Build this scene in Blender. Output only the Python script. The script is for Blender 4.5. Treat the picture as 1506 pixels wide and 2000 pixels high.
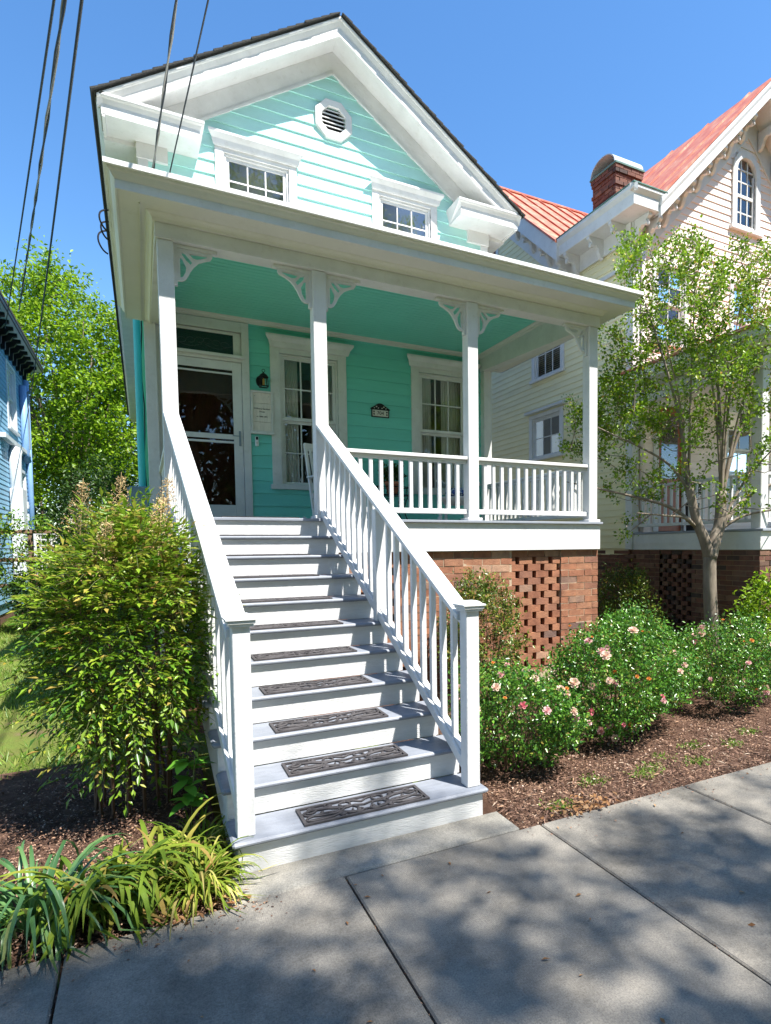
import bpy, math, random
import numpy as np
from mathutils import Vector, Matrix
random.seed(7); rng = np.random.default_rng(11)
R = math.radians
scene = bpy.context.scene
for o in list(bpy.data.objects): bpy.data.objects.remove(o)
col = scene.collection

# ------------------------------------------------------------ camera, sky, sun, exposure
CAM = Vector((-0.248, -3.1528, 1.6871))
def set_camera():
    yaw, pit, rol = R(27.3131), R(-3.0006), R(-0.5592)
    F = Vector((math.sin(yaw)*math.cos(pit), math.cos(yaw)*math.cos(pit), math.sin(pit)))
    Rt = Vector((math.cos(yaw), -math.sin(yaw), 0)); U = Rt.cross(F)
    Rr = Rt*math.cos(rol)+U*math.sin(rol); Uu = -Rt*math.sin(rol)+U*math.cos(rol)
    cd = bpy.data.cameras.new('camera'); co = bpy.data.objects.new('camera', cd); col.objects.link(co)
    M = Matrix((Rr, Uu, -F)).transposed().to_4x4(); M.translation = CAM
    co.matrix_world = M
    cd.sensor_fit = 'HORIZONTAL'; cd.sensor_width = 36.0; cd.lens = 1168.856/1506*36
    cd.shift_x = (753-884.945)/1506; cd.shift_y = (1128.39-1000)/1506
    cd.clip_start = 0.05; cd.clip_end = 2000
    scene.camera = co
set_camera()
SUN = Vector((0.55, -1.0, 2.05)).normalized()      # towards the sun
world = bpy.data.worlds.new('World'); scene.world = world; world.use_nodes = True
nt = world.node_tree
bg = nt.nodes['Background']; sky = nt.nodes.new('ShaderNodeTexSky'); sky.sky_type = 'NISHITA'
sky.sun_disc = False; sky.sun_elevation = math.asin(SUN.z); sky.sun_rotation = math.atan2(SUN.x, SUN.y)
sky.air_density = 1.0; sky.dust_density = 0.3; sky.ozone_density = 2.5; sky.altitude = 10
hsv = nt.nodes.new('ShaderNodeHueSaturation'); hsv.inputs['Saturation'].default_value = 1.22; nt.links.new(sky.outputs[0], hsv.inputs['Color']); nt.links.new(hsv.outputs[0], bg.inputs[0]); bg.inputs[1].default_value = 0.12
sl = bpy.data.lights.new('sun', 'SUN'); sl.energy = 5.0; sl.angle = R(0.53); sl.color = (1.0, 0.965, 0.91)
so = bpy.data.objects.new('sun', sl); col.objects.link(so); so.rotation_euler = SUN.to_track_quat('Z', 'Y').to_euler()
so.location = (6, -12, 25)
scene.view_settings.view_transform = 'Standard'; scene.view_settings.look = 'None'
scene.view_settings.exposure = 1.25; scene.view_settings.gamma = 1.0
try: scene.view_settings.use_curve_mapping = False
except Exception: pass
scene.render.engine = 'CYCLES'
scene.cycles.max_bounces = 8; scene.cycles.transparent_max_bounces = 12
scene.cycles.sample_clamp_indirect = 6

# ------------------------------------------------------------ materials
MAT = {}
def nodes(name):
    m = bpy.data.materials.new(name); m.use_nodes = True; t = m.node_tree
    MAT[name] = m
    return m, t, t.nodes['Principled BSDF']
def nd(t, kind, **kw):
    n = t.nodes.new(kind)
    for k, v in kw.items():
        if k in n.inputs: n.inputs[k].default_value = v
        else: setattr(n, k, v)
    return n
def rgb(c): return (c[0], c[1], c[2], 1)
def ramp(t, stops):
    r = t.nodes.new('ShaderNodeValToRGB'); el = r.color_ramp.elements
    while len(el) < len(stops): el.new(0.5)
    for e, (p, c) in zip(el, stops): e.position = p; e.color = rgb(c)
    return r
def coords(t, mode='Object'):
    return nd(t, 'ShaderNodeTexCoord').outputs[mode]
def world_pos(t): return nd(t, 'ShaderNodeNewGeometry').outputs['Position']
def paint(name, c, rough=0.5, var=0.08, dirt=0.0, dirtc=(0.2, 0.17, 0.12), scale=3.0, bump=0.15, grain=(1, 1, 1), bscale=40, isl=0.0):
    m, t, b = nodes(name)
    mp = nd(t, 'ShaderNodeMapping'); t.links.new(world_pos(t), mp.inputs[0]); mp.inputs['Scale'].default_value = grain
    n1 = nd(t, 'ShaderNodeTexNoise', Scale=scale, Detail=5.0); t.links.new(mp.outputs[0], n1.inputs[0])
    r1 = ramp(t, [(0.3, [x*(1-var) for x in c]), (0.7, [min(1, x*(1+var)) for x in c])]); t.links.new(n1.outputs[0], r1.inputs[0])
    out = r1.outputs[0]
    if isl:
        oi = nd(t, 'ShaderNodeObjectInfo'); mr = nd(t, 'ShaderNodeMapRange'); t.links.new(oi.outputs['Random'], mr.inputs[0])
        mr.inputs[3].default_value = 1-isl; mr.inputs[4].default_value = 1+isl
        hs = nd(t, 'ShaderNodeHueSaturation'); t.links.new(out, hs.inputs['Color']); t.links.new(mr.outputs[0], hs.inputs['Value']); out = hs.outputs[0]
    if dirt:
        n2 = nd(t, 'ShaderNodeTexNoise', Scale=scale*2.7, Detail=8.0, Roughness=0.7); t.links.new(mp.outputs[0], n2.inputs[0])
        r2 = ramp(t, [(0.55, (0, 0, 0)), (0.8, (dirt, dirt, dirt))]); t.links.new(n2.outputs[0], r2.inputs[0])
        mx = nd(t, 'ShaderNodeMixRGB'); mx.inputs[2].default_value = rgb(dirtc); t.links.new(r2.outputs[0], mx.inputs[0]); t.links.new(out, mx.inputs[1]); out = mx.outputs[0]
    t.links.new(out, b.inputs['Base Color']); b.inputs['Roughness'].default_value = rough
    b.inputs['Specular IOR Level'].default_value = 0.35
    if bump:
        n3 = nd(t, 'ShaderNodeTexNoise', Scale=bscale, Detail=4.0); t.links.new(mp.outputs[0], n3.inputs[0])
        bp = nd(t, 'ShaderNodeBump', Strength=bump, Distance=0.01); t.links.new(n3.outputs[0], bp.inputs['Height']); t.links.new(bp.outputs[0], b.inputs['Normal'])
    return m
WHITE = paint('white_paint', (0.655, 0.65, 0.635), 0.5, 0.07, 0.45, (0.40, 0.37, 0.30), 4.5, 0.22)
CREAM = paint('cream_soffit_paint', (0.66, 0.645, 0.60), 0.5, 0.03, 0.22, (0.4, 0.36, 0.26), 3, 0.08)
STAIRW = paint('stair_white_paint', (0.60, 0.60, 0.59), 0.55, 0.05, 0.55, (0.40, 0.37, 0.31), 6, 0.35, (1, 6, 6), 30)
TREAD = paint('grey_blue_tread_paint', (0.215, 0.232, 0.265), 0.5, 0.10, 0.6, (0.17, 0.165, 0.16), 7, 0.3, (1, 4, 1))
FLOORP = paint('porch_floor_grey_paint', (0.27, 0.29, 0.33), 0.45, 0.08, 0.3, (0.2, 0.19, 0.18), 5, 0.1)
TEALSUN = paint('sunlit_gable_turquoise_paint', (0.44, 0.74, 0.69), 0.6, 0.05, 0.12, (0.3, 0.5, 0.46), 2.2, 0.25, (1.0, 1, 5), 26, 0.03)  # gable copy of the turquoise, paler: sunlight put into the colour
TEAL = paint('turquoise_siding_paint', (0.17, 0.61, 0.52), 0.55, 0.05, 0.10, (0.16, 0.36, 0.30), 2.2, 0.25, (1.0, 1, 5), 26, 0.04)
CEILT = paint('turquoise_ceiling_paint', (0.21, 0.68, 0.55), 0.45, 0.03, 0.0, scale=2, bump=0.05)
PIPET = paint('turquoise_pipe_paint', (0.10, 0.55, 0.56), 0.4, 0.04, 0.1)
YELLOW = paint('yellow_side_shade_tint_paint', (0.82, 0.74, 0.46), 0.55, 0.05, 0.12, (0.5, 0.4, 0.22), 2.0, 0.2, (1, 1, 4), 24, 0.04)  # same paint as the front, tone of the shaded side put into the colour
PEACH = paint('peach_front_sun_tint_paint', (0.84, 0.72, 0.65), 0.55, 0.05, 0.12, (0.5, 0.34, 0.22), 2.0, 0.2, (1, 1, 4), 24, 0.04)  # same paint as the side, sunlit front put into the colour
BLUE = paint('blue_siding_paint', (0.22, 0.42, 0.58), 0.55, 0.06, 0.15, (0.12, 0.2, 0.3), 2.0, 0.2, (1, 1, 4), 24, 0.05)
BLUEP = paint('blue_pipe_paint', (0.22, 0.38, 0.62), 0.5)
GREYM = paint('grey_metal_box', (0.20, 0.25, 0.30), 0.45, 0.08, 0.2)
PIPEW = paint('pale_pipe_plastic', (0.66, 0.68, 0.70), 0.4, 0.04, 0.2)
BLACK = paint('black_iron', (0.012, 0.012, 0.014), 0.4, 0.2, 0.0, bump=0.1)
WIREM = paint('black_cable_sheath', (0.015, 0.015, 0.02), 0.55, 0.1, 0.0, bump=0)
WIREG = paint('bare_grey_cable', (0.22, 0.20, 0.18), 0.5, 0.1, 0.0, bump=0)
RUBBER = paint('dark_rubber', (0.055, 0.05, 0.052), 0.6, 0.25, 0.5, (0.13, 0.11, 0.10), 30, 0.3)
WOODD = paint('dark_stained_wood', (0.36, 0.10, 0.055), 0.35, 0.2, 0.0, scale=6, grain=(8, 1, 1))
FENCEW = paint('weathered_fence_wood', (0.20, 0.12, 0.075), 0.8, 0.25, 0.4, (0.1, 0.08, 0.06), 8, 0.4)
PLAQ = paint('washed_board_wood', (0.72, 0.66, 0.59), 0.7, 0.08, 0.3, (0.4, 0.34, 0.28), 10, 0.2, (6, 1, 1))
TERRA = paint('terracotta', (0.45, 0.17, 0.09), 0.8, 0.15, 0.3, (0.5, 0.4, 0.32), 14, 0.2)
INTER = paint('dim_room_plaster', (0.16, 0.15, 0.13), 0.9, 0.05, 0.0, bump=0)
CURT = paint('white_curtain_cloth', (0.78, 0.77, 0.72), 0.9, 0.04, 0.0, bump=0)
CUSH = None
GUTTER = paint('porch_roof_edge_metal', (0.82, 0.83, 0.82), 0.4, 0.05, 0.45, (0.10, 0.14, 0.08), 9, 0.1, (3, 1, 1))
COPPER = paint('weathered_green_edge', (0.10, 0.20, 0.17), 0.6, 0.3, 0.3, (0.3, 0.36, 0.34), 9)
HOODM = paint('galvanised_hood', (0.45, 0.50, 0.50), 0.35, 0.12, 0.3, (0.2, 0.26, 0.24), 5)
SIGNW = paint('sign_panel', (0.62, 0.60, 0.54), 0.5, 0.06, 0.2)
BELLW = paint('doorbell_plastic', (0.75, 0.76, 0.78), 0.3, 0.02, 0, bump=0)
CLEARB = paint('brass_bulb_holder', (0.45, 0.28, 0.06), 0.4, 0.1)

def shingle_mat():
    m, t, b = nodes('dark_asphalt_shingle')
    oi = nd(t, 'ShaderNodeObjectInfo'); n = nd(t, 'ShaderNodeTexNoise', Scale=60.0, Detail=4.0); t.links.new(world_pos(t), n.inputs[0])
    r = ramp(t, [(0.3, (0.018, 0.017, 0.016)), (0.7, (0.06, 0.058, 0.052))]); t.links.new(n.outputs[0], r.inputs[0]); t.links.new(r.outputs[0], b.inputs['Base Color'])
    b.inputs['Roughness'].default_value = 0.95
    return m
SHING = shingle_mat()
def redroof():
    m, t, b = nodes('faded_red_metal')
    mp = nd(t, 'ShaderNodeMapping'); t.links.new(world_pos(t), mp.inputs[0]); mp.inputs['Scale'].default_value = (1.2, 1.2, 0.35)
    n = nd(t, 'ShaderNodeTexNoise', Scale=4.0, Detail=7.0, Roughness=0.65); t.links.new(mp.outputs[0], n.inputs[0])
    r = ramp(t, [(0.25, (0.30, 0.075, 0.04)), (0.46, (0.48, 0.13, 0.07)), (0.60, (0.52, 0.21, 0.12)), (0.72, (0.58, 0.38, 0.28)), (0.82, (0.22, 0.09, 0.06))]); t.links.new(n.outputs[0], r.inputs[0]); t.links.new(r.outputs[0], b.inputs['Base Color'])
    b.inputs['Roughness'].default_value = 0.5
    return m
REDR = redroof()
def brick_mat(name, stops, dark=1.0):
    m, t, b = nodes(name)
    oi = nd(t, 'ShaderNodeObjectInfo'); gi = nd(t, 'ShaderNodeNewGeometry')
    ad = nd(t, 'ShaderNodeMath', operation='ADD'); t.links.new(oi.outputs['Random'], ad.inputs[0]); t.links.new(gi.outputs['Random Per Island'], ad.inputs[1])
    fr = nd(t, 'ShaderNodeMath', operation='FRACT'); t.links.new(ad.outputs[0], fr.inputs[0])
    r = ramp(t, stops); t.links.new(fr.outputs[0], r.inputs[0])
    n = nd(t, 'ShaderNodeTexNoise', Scale=9.0, Detail=6.0, Roughness=0.6); t.links.new(gi.outputs['Position'], n.inputs[0])
    r2 = ramp(t, [(0.3, (0.6, 0.55, 0.55)), (0.55, (1, 1, 1)), (0.72, (1.25, 1.2, 1.1))]); t.links.new(n.outputs[0], r2.inputs[0])
    mx = nd(t, 'ShaderNodeMixRGB', blend_type='MULTIPLY'); mx.inputs[0].default_value = 0.8; t.links.new(r.outputs[0], mx.inputs[1]); t.links.new(r2.outputs[0], mx.inputs[2])
    t.links.new(mx.outputs[0], b.inputs['Base Color']); b.inputs['Roughness'].default_value = 0.85
    n3 = nd(t, 'ShaderNodeTexNoise', Scale=70.0, Detail=5.0); t.links.new(gi.outputs['Position'], n3.inputs[0])
    bp = nd(t, 'ShaderNodeBump', Strength=0.5, Distance=0.008); t.links.new(n3.outputs[0], bp.inputs['Height']); t.links.new(bp.outputs[0], b.inputs['Normal'])
    return m
BRICK = brick_mat('red_face_brick', [(0.0, (0.27, 0.108, 0.058)), (0.4, (0.31, 0.13, 0.068)), (0.7, (0.33, 0.155, 0.085)), (0.86, (0.25, 0.11, 0.066)), (0.92, (0.14, 0.085, 0.07)), (0.97, (0.4, 0.235, 0.15))])
BRICKD = brick_mat('brown_face_brick', [(0.0, (0.13, 0.052, 0.033)), (0.4, (0.18, 0.074, 0.046)), (0.65, (0.1, 0.045, 0.033)), (0.85, (0.23, 0.12, 0.075)), (0.95, (0.06, 0.038, 0.03))])
MORTAR = paint('buff_mortar', (0.42, 0.32, 0.22), 0.95, 0.12, 0.3, (0.2, 0.14, 0.1), 12, 0.5)
MORTARD = paint('brown_mortar', (0.27, 0.19, 0.12), 0.95, 0.12, 0.3, (0.14, 0.1, 0.07), 12, 0.5)
def concrete(name, base, var):
    m, t, b = nodes(name); p = world_pos(t)
    n1 = nd(t, 'ShaderNodeTexNoise', Scale=1.6, Detail=9.0, Roughness=0.72); t.links.new(p, n1.inputs[0])
    r1 = ramp(t, [(0.3, [x*(1-var) for x in base]), (0.52, base), (0.75, [x*(1+var*0.8) for x in base])]); t.links.new(n1.outputs[0], r1.inputs[0])
    n2 = nd(t, 'ShaderNodeTexNoise', Scale=130.0, Detail=3.0, Roughness=0.8); t.links.new(p, n2.inputs[0])
    r2 = ramp(t, [(0.32, (0.55, 0.54, 0.52)), (0.5, (1, 1, 1)), (0.68, (1.4, 1.38, 1.34))]); t.links.new(n2.outputs[0], r2.inputs[0])
    mx = nd(t, 'ShaderNodeMixRGB', blend_type='MULTIPLY'); mx.inputs[0].default_value = 0.75; t.links.new(r1.outputs[0], mx.inputs[1]); t.links.new(r2.outputs[0], mx.inputs[2])
    # dark stains and pale scuffs
    n4 = nd(t, 'ShaderNodeTexNoise', Scale=5.0, Detail=6.0, Roughness=0.6); t.links.new(p, n4.inputs[0])
    r4 = ramp(t, [(0.58, (0, 0, 0)), (0.72, (0.35, 0.35, 0.35))]); t.links.new(n4.outputs[0], r4.inputs[0])
    m2 = nd(t, 'ShaderNodeMixRGB'); m2.inputs[2].default_value = rgb([x*0.5 for x in base]); t.links.new(r4.outputs[0], m2.inputs[0]); t.links.new(mx.outputs[0], m2.inputs[1])
    nz = nd(t, 'ShaderNodeTexNoise', Scale=3.0, Detail=5.0); t.links.new(p, nz.inputs[0])
    mxv = nd(t, 'ShaderNodeMixRGB'); mxv.inputs[0].default_value = 0.16; t.links.new(p, mxv.inputs[1]); t.links.new(nz.outputs[1], mxv.inputs[2])
    vo = nd(t, 'ShaderNodeTexVoronoi', Scale=0.55, feature='DISTANCE_TO_EDGE'); t.links.new(mxv.outputs[0], vo.inputs[0])
    rc = ramp(t, [(0.0, (0.75, 0.75, 0.75)), (0.0035, (0, 0, 0))]); t.links.new(vo.outputs[0], rc.inputs[0])
    nm = nd(t, 'ShaderNodeTexNoise', Scale=0.8, Detail=2.0); t.links.new(p, nm.inputs[0]); rm = ramp(t, [(0.62, (0, 0, 0)), (0.72, (0.6, 0.6, 0.6))]); t.links.new(nm.outputs[0], rm.inputs[0])
    mm = nd(t, 'ShaderNodeMixRGB', blend_type='MULTIPLY'); mm.inputs[0].default_value = 1.0; t.links.new(rc.outputs[0], mm.inputs[1]); t.links.new(rm.outputs[0], mm.inputs[2])
    m3 = nd(t, 'ShaderNodeMixRGB'); m3.inputs[2].default_value = (0.03, 0.027, 0.022, 1); t.links.new(mm.outputs[0], m3.inputs[0]); t.links.new(m2.outputs[0], m3.inputs[1])
    t.links.new(m3.outputs[0], b.inputs['Base Color']); b.inputs['Roughness'].default_value = 0.9
    wv = nd(t, 'ShaderNodeTexWave', Scale=38.0, Distortion=2.5, Detail=3.0); t.links.new(p, wv.inputs[0]); wv.bands_direction = 'X'
    ad = nd(t, 'ShaderNodeMath', operation='MULTIPLY_ADD'); t.links.new(wv.outputs[1], ad.inputs[0]); ad.inputs[1].default_value = 0.18; t.links.new(n2.outputs[0], ad.inputs[2])
    bp = nd(t, 'ShaderNodeBump', Strength=0.45, Distance=0.006); t.links.new(ad.outputs[0], bp.inputs['Height']); t.links.new(bp.outputs[0], b.inputs['Normal'])
    return m
CONC = concrete('weathered_concrete', (0.20, 0.182, 0.152), 0.6)
CONC2 = concrete('pale_concrete_pad', (0.25, 0.235, 0.20), 0.5)
ROADM = concrete('asphalt', (0.05, 0.05, 0.05), 0.3)
def ground_mat(name, stops, sc, bumpd=0.03):
    m, t, b = nodes(name); p = world_pos(t)
    n1 = nd(t, 'ShaderNodeTexNoise', Scale=sc, Detail=10.0, Roughness=0.75); t.links.new(p, n1.inputs[0])
    r = ramp(t, stops); t.links.new(n1.outputs[0], r.inputs[0]); t.links.new(r.outputs[0], b.inputs['Base Color'])
    b.inputs['Roughness'].default_value = 0.95; b.inputs['Specular IOR Level'].default_value = 0.1
    n2 = nd(t, 'ShaderNodeTexNoise', Scale=45.0, Detail=6.0, Roughness=0.8); t.links.new(p, n2.inputs[0])
    bp = nd(t, 'ShaderNodeBump', Strength=0.9, Distance=bumpd); t.links.new(n2.outputs[0], bp.inputs['Height']); t.links.new(bp.outputs[0], b.inputs['Normal'])
    return m
SOIL = ground_mat('dark_mulch_soil', [(0.3, (0.045, 0.026, 0.018)), (0.5, (0.11, 0.062, 0.042)), (0.7, (0.19, 0.115, 0.08))], 6.0)
LAWN = ground_mat('thin_lawn_soil', [(0.35, (0.20, 0.14, 0.08)), (0.47, (0.15, 0.17, 0.04)), (0.62, (0.15, 0.21, 0.04)), (0.75, (0.24, 0.17, 0.10))], 2.2)
def chip_mat():
    m, t, b = nodes('mulch_chip'); gi = nd(t, 'ShaderNodeNewGeometry')
    r = ramp(t, [(0.0, (0.05, 0.028, 0.02)), (0.4, (0.15, 0.08, 0.052)), (0.7, (0.25, 0.145, 0.095)), (0.9, (0.33, 0.20, 0.12)), (1.0, (0.46, 0.36, 0.27))]); t.links.new(gi.outputs['Random Per Island'], r.inputs[0])
    t.links.new(r.outputs[0], b.inputs['Base Color']); b.inputs['Roughness'].default_value = 0.85
    return m
CHIP = chip_mat()
def leaf_mat(name, stops, trans=0.35, rough=0.4, spec=0.4, obj=False):
    m, t, b = nodes(name); gi = nd(t, 'ShaderNodeNewGeometry'); oi = nd(t, 'ShaderNodeObjectInfo')
    src = oi.outputs['Random'] if obj else gi.outputs['Random Per Island']
    r = ramp(t, stops); t.links.new(src, r.inputs[0])
    n = nd(t, 'ShaderNodeTexNoise', Scale=3.0, Detail=3.0); t.links.new(gi.outputs['Position'], n.inputs[0])
    mr = nd(t, 'ShaderNodeMapRange'); t.links.new(n.outputs[0], mr.inputs[0]); mr.inputs[1].default_value = 0.3; mr.inputs[2].default_value = 0.7; mr.inputs[3].default_value = 0.75; mr.inputs[4].default_value = 1.25
    hs = nd(t, 'ShaderNodeHueSaturation'); t.links.new(r.outputs[0], hs.inputs['Color']); t.links.new(mr.outputs[0], hs.inputs['Value'])
    t.links.new(hs.outputs[0], b.inputs['Base Color']); b.inputs['Roughness'].default_value = rough; b.inputs['Specular IOR Level'].default_value = spec
    tr = nd(t, 'ShaderNodeBsdfTranslucent'); t.links.new(hs.outputs[0], tr.inputs[0])
    mx = nd(t, 'ShaderNodeMixShader'); mx.inputs[0].default_value = trans
    t.links.new(b.outputs[0], mx.inputs[1]); t.links.new(tr.outputs[0], mx.inputs[2]); t.links.new(mx.outputs[0], t.nodes['Material Output'].inputs[0])
    return m
L_TREE = leaf_mat('bright_tree_leaf', [(0, (0.1, 0.2, 0.008)), (0.5, (0.21, 0.36, 0.013)), (0.85, (0.3, 0.46, 0.02)), (1, (0.36, 0.48, 0.04))], 0.5)
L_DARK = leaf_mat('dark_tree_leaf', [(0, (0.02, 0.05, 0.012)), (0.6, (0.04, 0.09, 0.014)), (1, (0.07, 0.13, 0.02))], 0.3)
L_CRAPE = leaf_mat('crape_myrtle_leaf', [(0, (0.08, 0.16, 0.008)), (0.5, (0.17, 0.3, 0.013)), (0.85, (0.26, 0.4, 0.02)), (0.96, (0.34, 0.4, 0.03)), (1, (0.36, 0.2, 0.03))], 0.35)
L_ROSE = leaf_mat('rose_leaf', [(0, (0.028, 0.1, 0.013)), (0.5, (0.08, 0.22, 0.022)), (0.85, (0.15, 0.33, 0.035)), (0.96, (0.25, 0.34, 0.05)), (1, (0.32, 0.19, 0.06))], 0.3, 0.28, 0.6)
L_NAN = leaf_mat('nandina_leaf', [(0, (0.05, 0.13, 0.01)), (0.5, (0.15, 0.28, 0.018)), (0.85, (0.25, 0.39, 0.025)), (0.96, (0.33, 0.38, 0.03)), (1, (0.42, 0.24, 0.05))], 0.32, 0.35, 0.5)
L_NANT = leaf_mat('nandina_new_leaf', [(0, (0.17, 0.31, 0.022)), (0.5, (0.26, 0.38, 0.03)), (0.8, (0.36, 0.38, 0.05)), (1, (0.42, 0.27, 0.08))], 0.4, 0.4, 0.4)
L_NANO = leaf_mat('nandina_single_leaf', [(0, (0.03, 0.1, 0.01)), (0.5, (0.08, 0.19, 0.015)), (0.85, (0.14, 0.28, 0.02)), (0.97, (0.22, 0.3, 0.03)), (1, (0.33, 0.2, 0.04))], 0.32, 0.35, 0.5, True)
L_STRAP = leaf_mat('strap_leaf', [(0, (0.09, 0.16, 0.02)), (0.5, (0.16, 0.24, 0.025)), (0.85, (0.24, 0.30, 0.035)), (0.95, (0.33, 0.27, 0.06)), (1, (0.32, 0.16, 0.07))], 0.4, 0.6, 0.15, True)
L_BLUEG = leaf_mat('bluish_strap_leaf', [(0, (0.04, 0.11, 0.035)), (0.5, (0.08, 0.18, 0.06)), (0.85, (0.13, 0.24, 0.08)), (1, (0.26, 0.26, 0.06))], 0.3, 0.35, 0.5, True)
L_LIRI = leaf_mat('liriope_leaf', [(0, (0.084, 0.156, 0.014)), (0.5, (0.18, 0.24, 0.024)), (0.8, (0.36, 0.36, 0.06)), (0.93, (0.48, 0.432, 0.144)), (1, (0.264, 0.12, 0.048))], 0.4, 0.6, 0.15, True)
L_BROAD = leaf_mat('broad_green_leaf', [(0, (0.072, 0.208, 0.024)), (0.6, (0.128, 0.32, 0.032)), (1, (0.176, 0.416, 0.048))], 0.4, 0.35, 0.5, True)
L_SHRUB = leaf_mat('glossy_shrub_leaf', [(0, (0.048, 0.096, 0.016)), (0.5, (0.112, 0.184, 0.022)), (0.85, (0.208, 0.256, 0.032)), (1, (0.352, 0.192, 0.048))], 0.3, 0.3, 0.6)
L_GRASS = leaf_mat('grass_blade', [(0, (0.105, 0.195, 0.027)), (0.6, (0.18, 0.3, 0.038)), (1, (0.33, 0.36, 0.09))], 0.4)
BUDM = leaf_mat('beige_flower_bud', [(0, (0.39, 0.221, 0.117)), (0.5, (0.546, 0.39, 0.182)), (1, (0.6, 0.52, 0.286))], 0.2, 0.6, 0.2)
DEAD = leaf_mat('dry_leaf', [(0, (0.22, 0.10, 0.04)), (0.5, (0.30, 0.16, 0.07)), (1, (0.38, 0.24, 0.13))], 0.2, 0.7, 0.2)
def petal(name, a, c):
    m, t, b = nodes(name); gi = nd(t, 'ShaderNodeNewGeometry'); r = ramp(t, [(0, a), (1, c)]); t.links.new(gi.outputs['Random Per Island'], r.inputs[0])
    t.links.new(r.outputs[0], b.inputs['Base Color']); b.inputs['Roughness'].default_value = 0.6
    tr = nd(t, 'ShaderNodeBsdfTranslucent'); t.links.new(r.outputs[0], tr.inputs[0]); mx = nd(t, 'ShaderNodeMixShader'); mx.inputs[0].default_value = 0.3
    t.links.new(b.outputs[0], mx.inputs[1]); t.links.new(tr.outputs[0], mx.inputs[2]); t.links.new(mx.outputs[0], t.nodes['Material Output'].inputs[0])
    return m
PET = [petal('pink_petal', (0.70, 0.38, 0.37), (0.78, 0.52, 0.49)), petal('pale_peach_petal', (0.72, 0.48, 0.36), (0.76, 0.60, 0.50)), petal('deep_pink_petal', (0.66, 0.16, 0.22), (0.70, 0.28, 0.30)), petal('orange_petal', (0.70, 0.22, 0.04), (0.72, 0.36, 0.08))]
def bark(name, a, c, sc=14):
    m, t, b = nodes(name); mp = nd(t, 'ShaderNodeMapping'); t.links.new(world_pos(t), mp.inputs[0]); mp.inputs['Scale'].default_value = (1, 1, 0.25)
    n = nd(t, 'ShaderNodeTexNoise', Scale=sc, Detail=7.0, Roughness=0.7); t.links.new(mp.outputs[0], n.inputs[0])
    r = ramp(t, [(0.3, a), (0.7, c)]); t.links.new(n.outputs[0], r.inputs[0]); t.links.new(r.outputs[0], b.inputs['Base Color']); b.inputs['Roughness'].default_value = 0.85
    bp = nd(t, 'ShaderNodeBump', Strength=0.4, Distance=0.02); t.links.new(n.outputs[0], bp.inputs['Height']); t.links.new(bp.outputs[0], b.inputs['Normal'])
    return m
BARKC = bark('smooth_crape_bark', (0.13, 0.10, 0.075), (0.30, 0.25, 0.19), 9)
BARKT = bark('rough_tree_bark', (0.09, 0.065, 0.045), (0.24, 0.18, 0.13))
STEM = bark('brown_stem', (0.07, 0.04, 0.022), (0.17, 0.10, 0.055))
STEMG = bark('green_stem', (0.07, 0.10, 0.025), (0.14, 0.15, 0.05))
def glass(name, tint, k):
    m, t, b = nodes(name); t.nodes.remove(b)
    fr = nd(t, 'ShaderNodeFresnel', IOR=1.5); mu = nd(t, 'ShaderNodeMath', operation='MULTIPLY_ADD'); t.links.new(fr.outputs[0], mu.inputs[0]); mu.inputs[1].default_value = k; mu.inputs[2].default_value = 0.03; mu.use_clamp = True
    tr = nd(t, 'ShaderNodeBsdfTransparent'); tr.inputs[0].default_value = rgb(tint); gl = nd(t, 'ShaderNodeBsdfGlossy', Roughness=0.015); gl.inputs[0].default_value = (1, 1, 1, 1)
    n = nd(t, 'ShaderNodeTexNoise', Scale=2.2, Detail=1.0); t.links.new(world_pos(t), n.inputs[0])
    bp = nd(t, 'ShaderNodeBump', Strength=0.12, Distance=0.02); t.links.new(n.outputs[0], bp.inputs['Height']); t.links.new(bp.outputs[0], gl.inputs['Normal'])
    mx = nd(t, 'ShaderNodeMixShader'); t.links.new(mu.outputs[0], mx.inputs[0]); t.links.new(tr.outputs[0], mx.inputs[1]); t.links.new(gl.outputs[0], mx.inputs[2])
    t.links.new(mx.outputs[0], t.nodes['Material Output'].inputs[0])
    return m
GLASS = glass('window_glass', (0.90, 0.92, 0.91), 1.7)
PANEGREY = paint('pane_reflection_grey', (0.42, 0.42, 0.40), 0.9, 0.15, 0.3, (0.2, 0.22, 0.2), 3, 0)  # grey of reflected sky and trees, put into a sheet's colour
GLASSD = glass('storm_door_glass', (0.55, 0.56, 0.56), 0.7)
ETCH = paint('etched_glass_line', (0.10, 0.12, 0.11), 0.7, 0.02, 0, bump=0)
def cushion_mat():
    m, t, b = nodes('blue_white_cushion_cloth'); v = nd(t, 'ShaderNodeTexVoronoi', Scale=34.0); t.links.new(world_pos(t), v.inputs[0])
    r = ramp(t, [(0.0, (0.7, 0.7, 0.68)), (0.42, (0.65, 0.66, 0.68)), (0.5, (0.05, 0.09, 0.28))]); t.links.new(v.outputs['Distance'], r.inputs[0]); t.links.new(r.outputs[0], b.inputs['Base Color']); b.inputs['Roughness'].default_value = 0.9
    return m
CUSH = cushion_mat()

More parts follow.
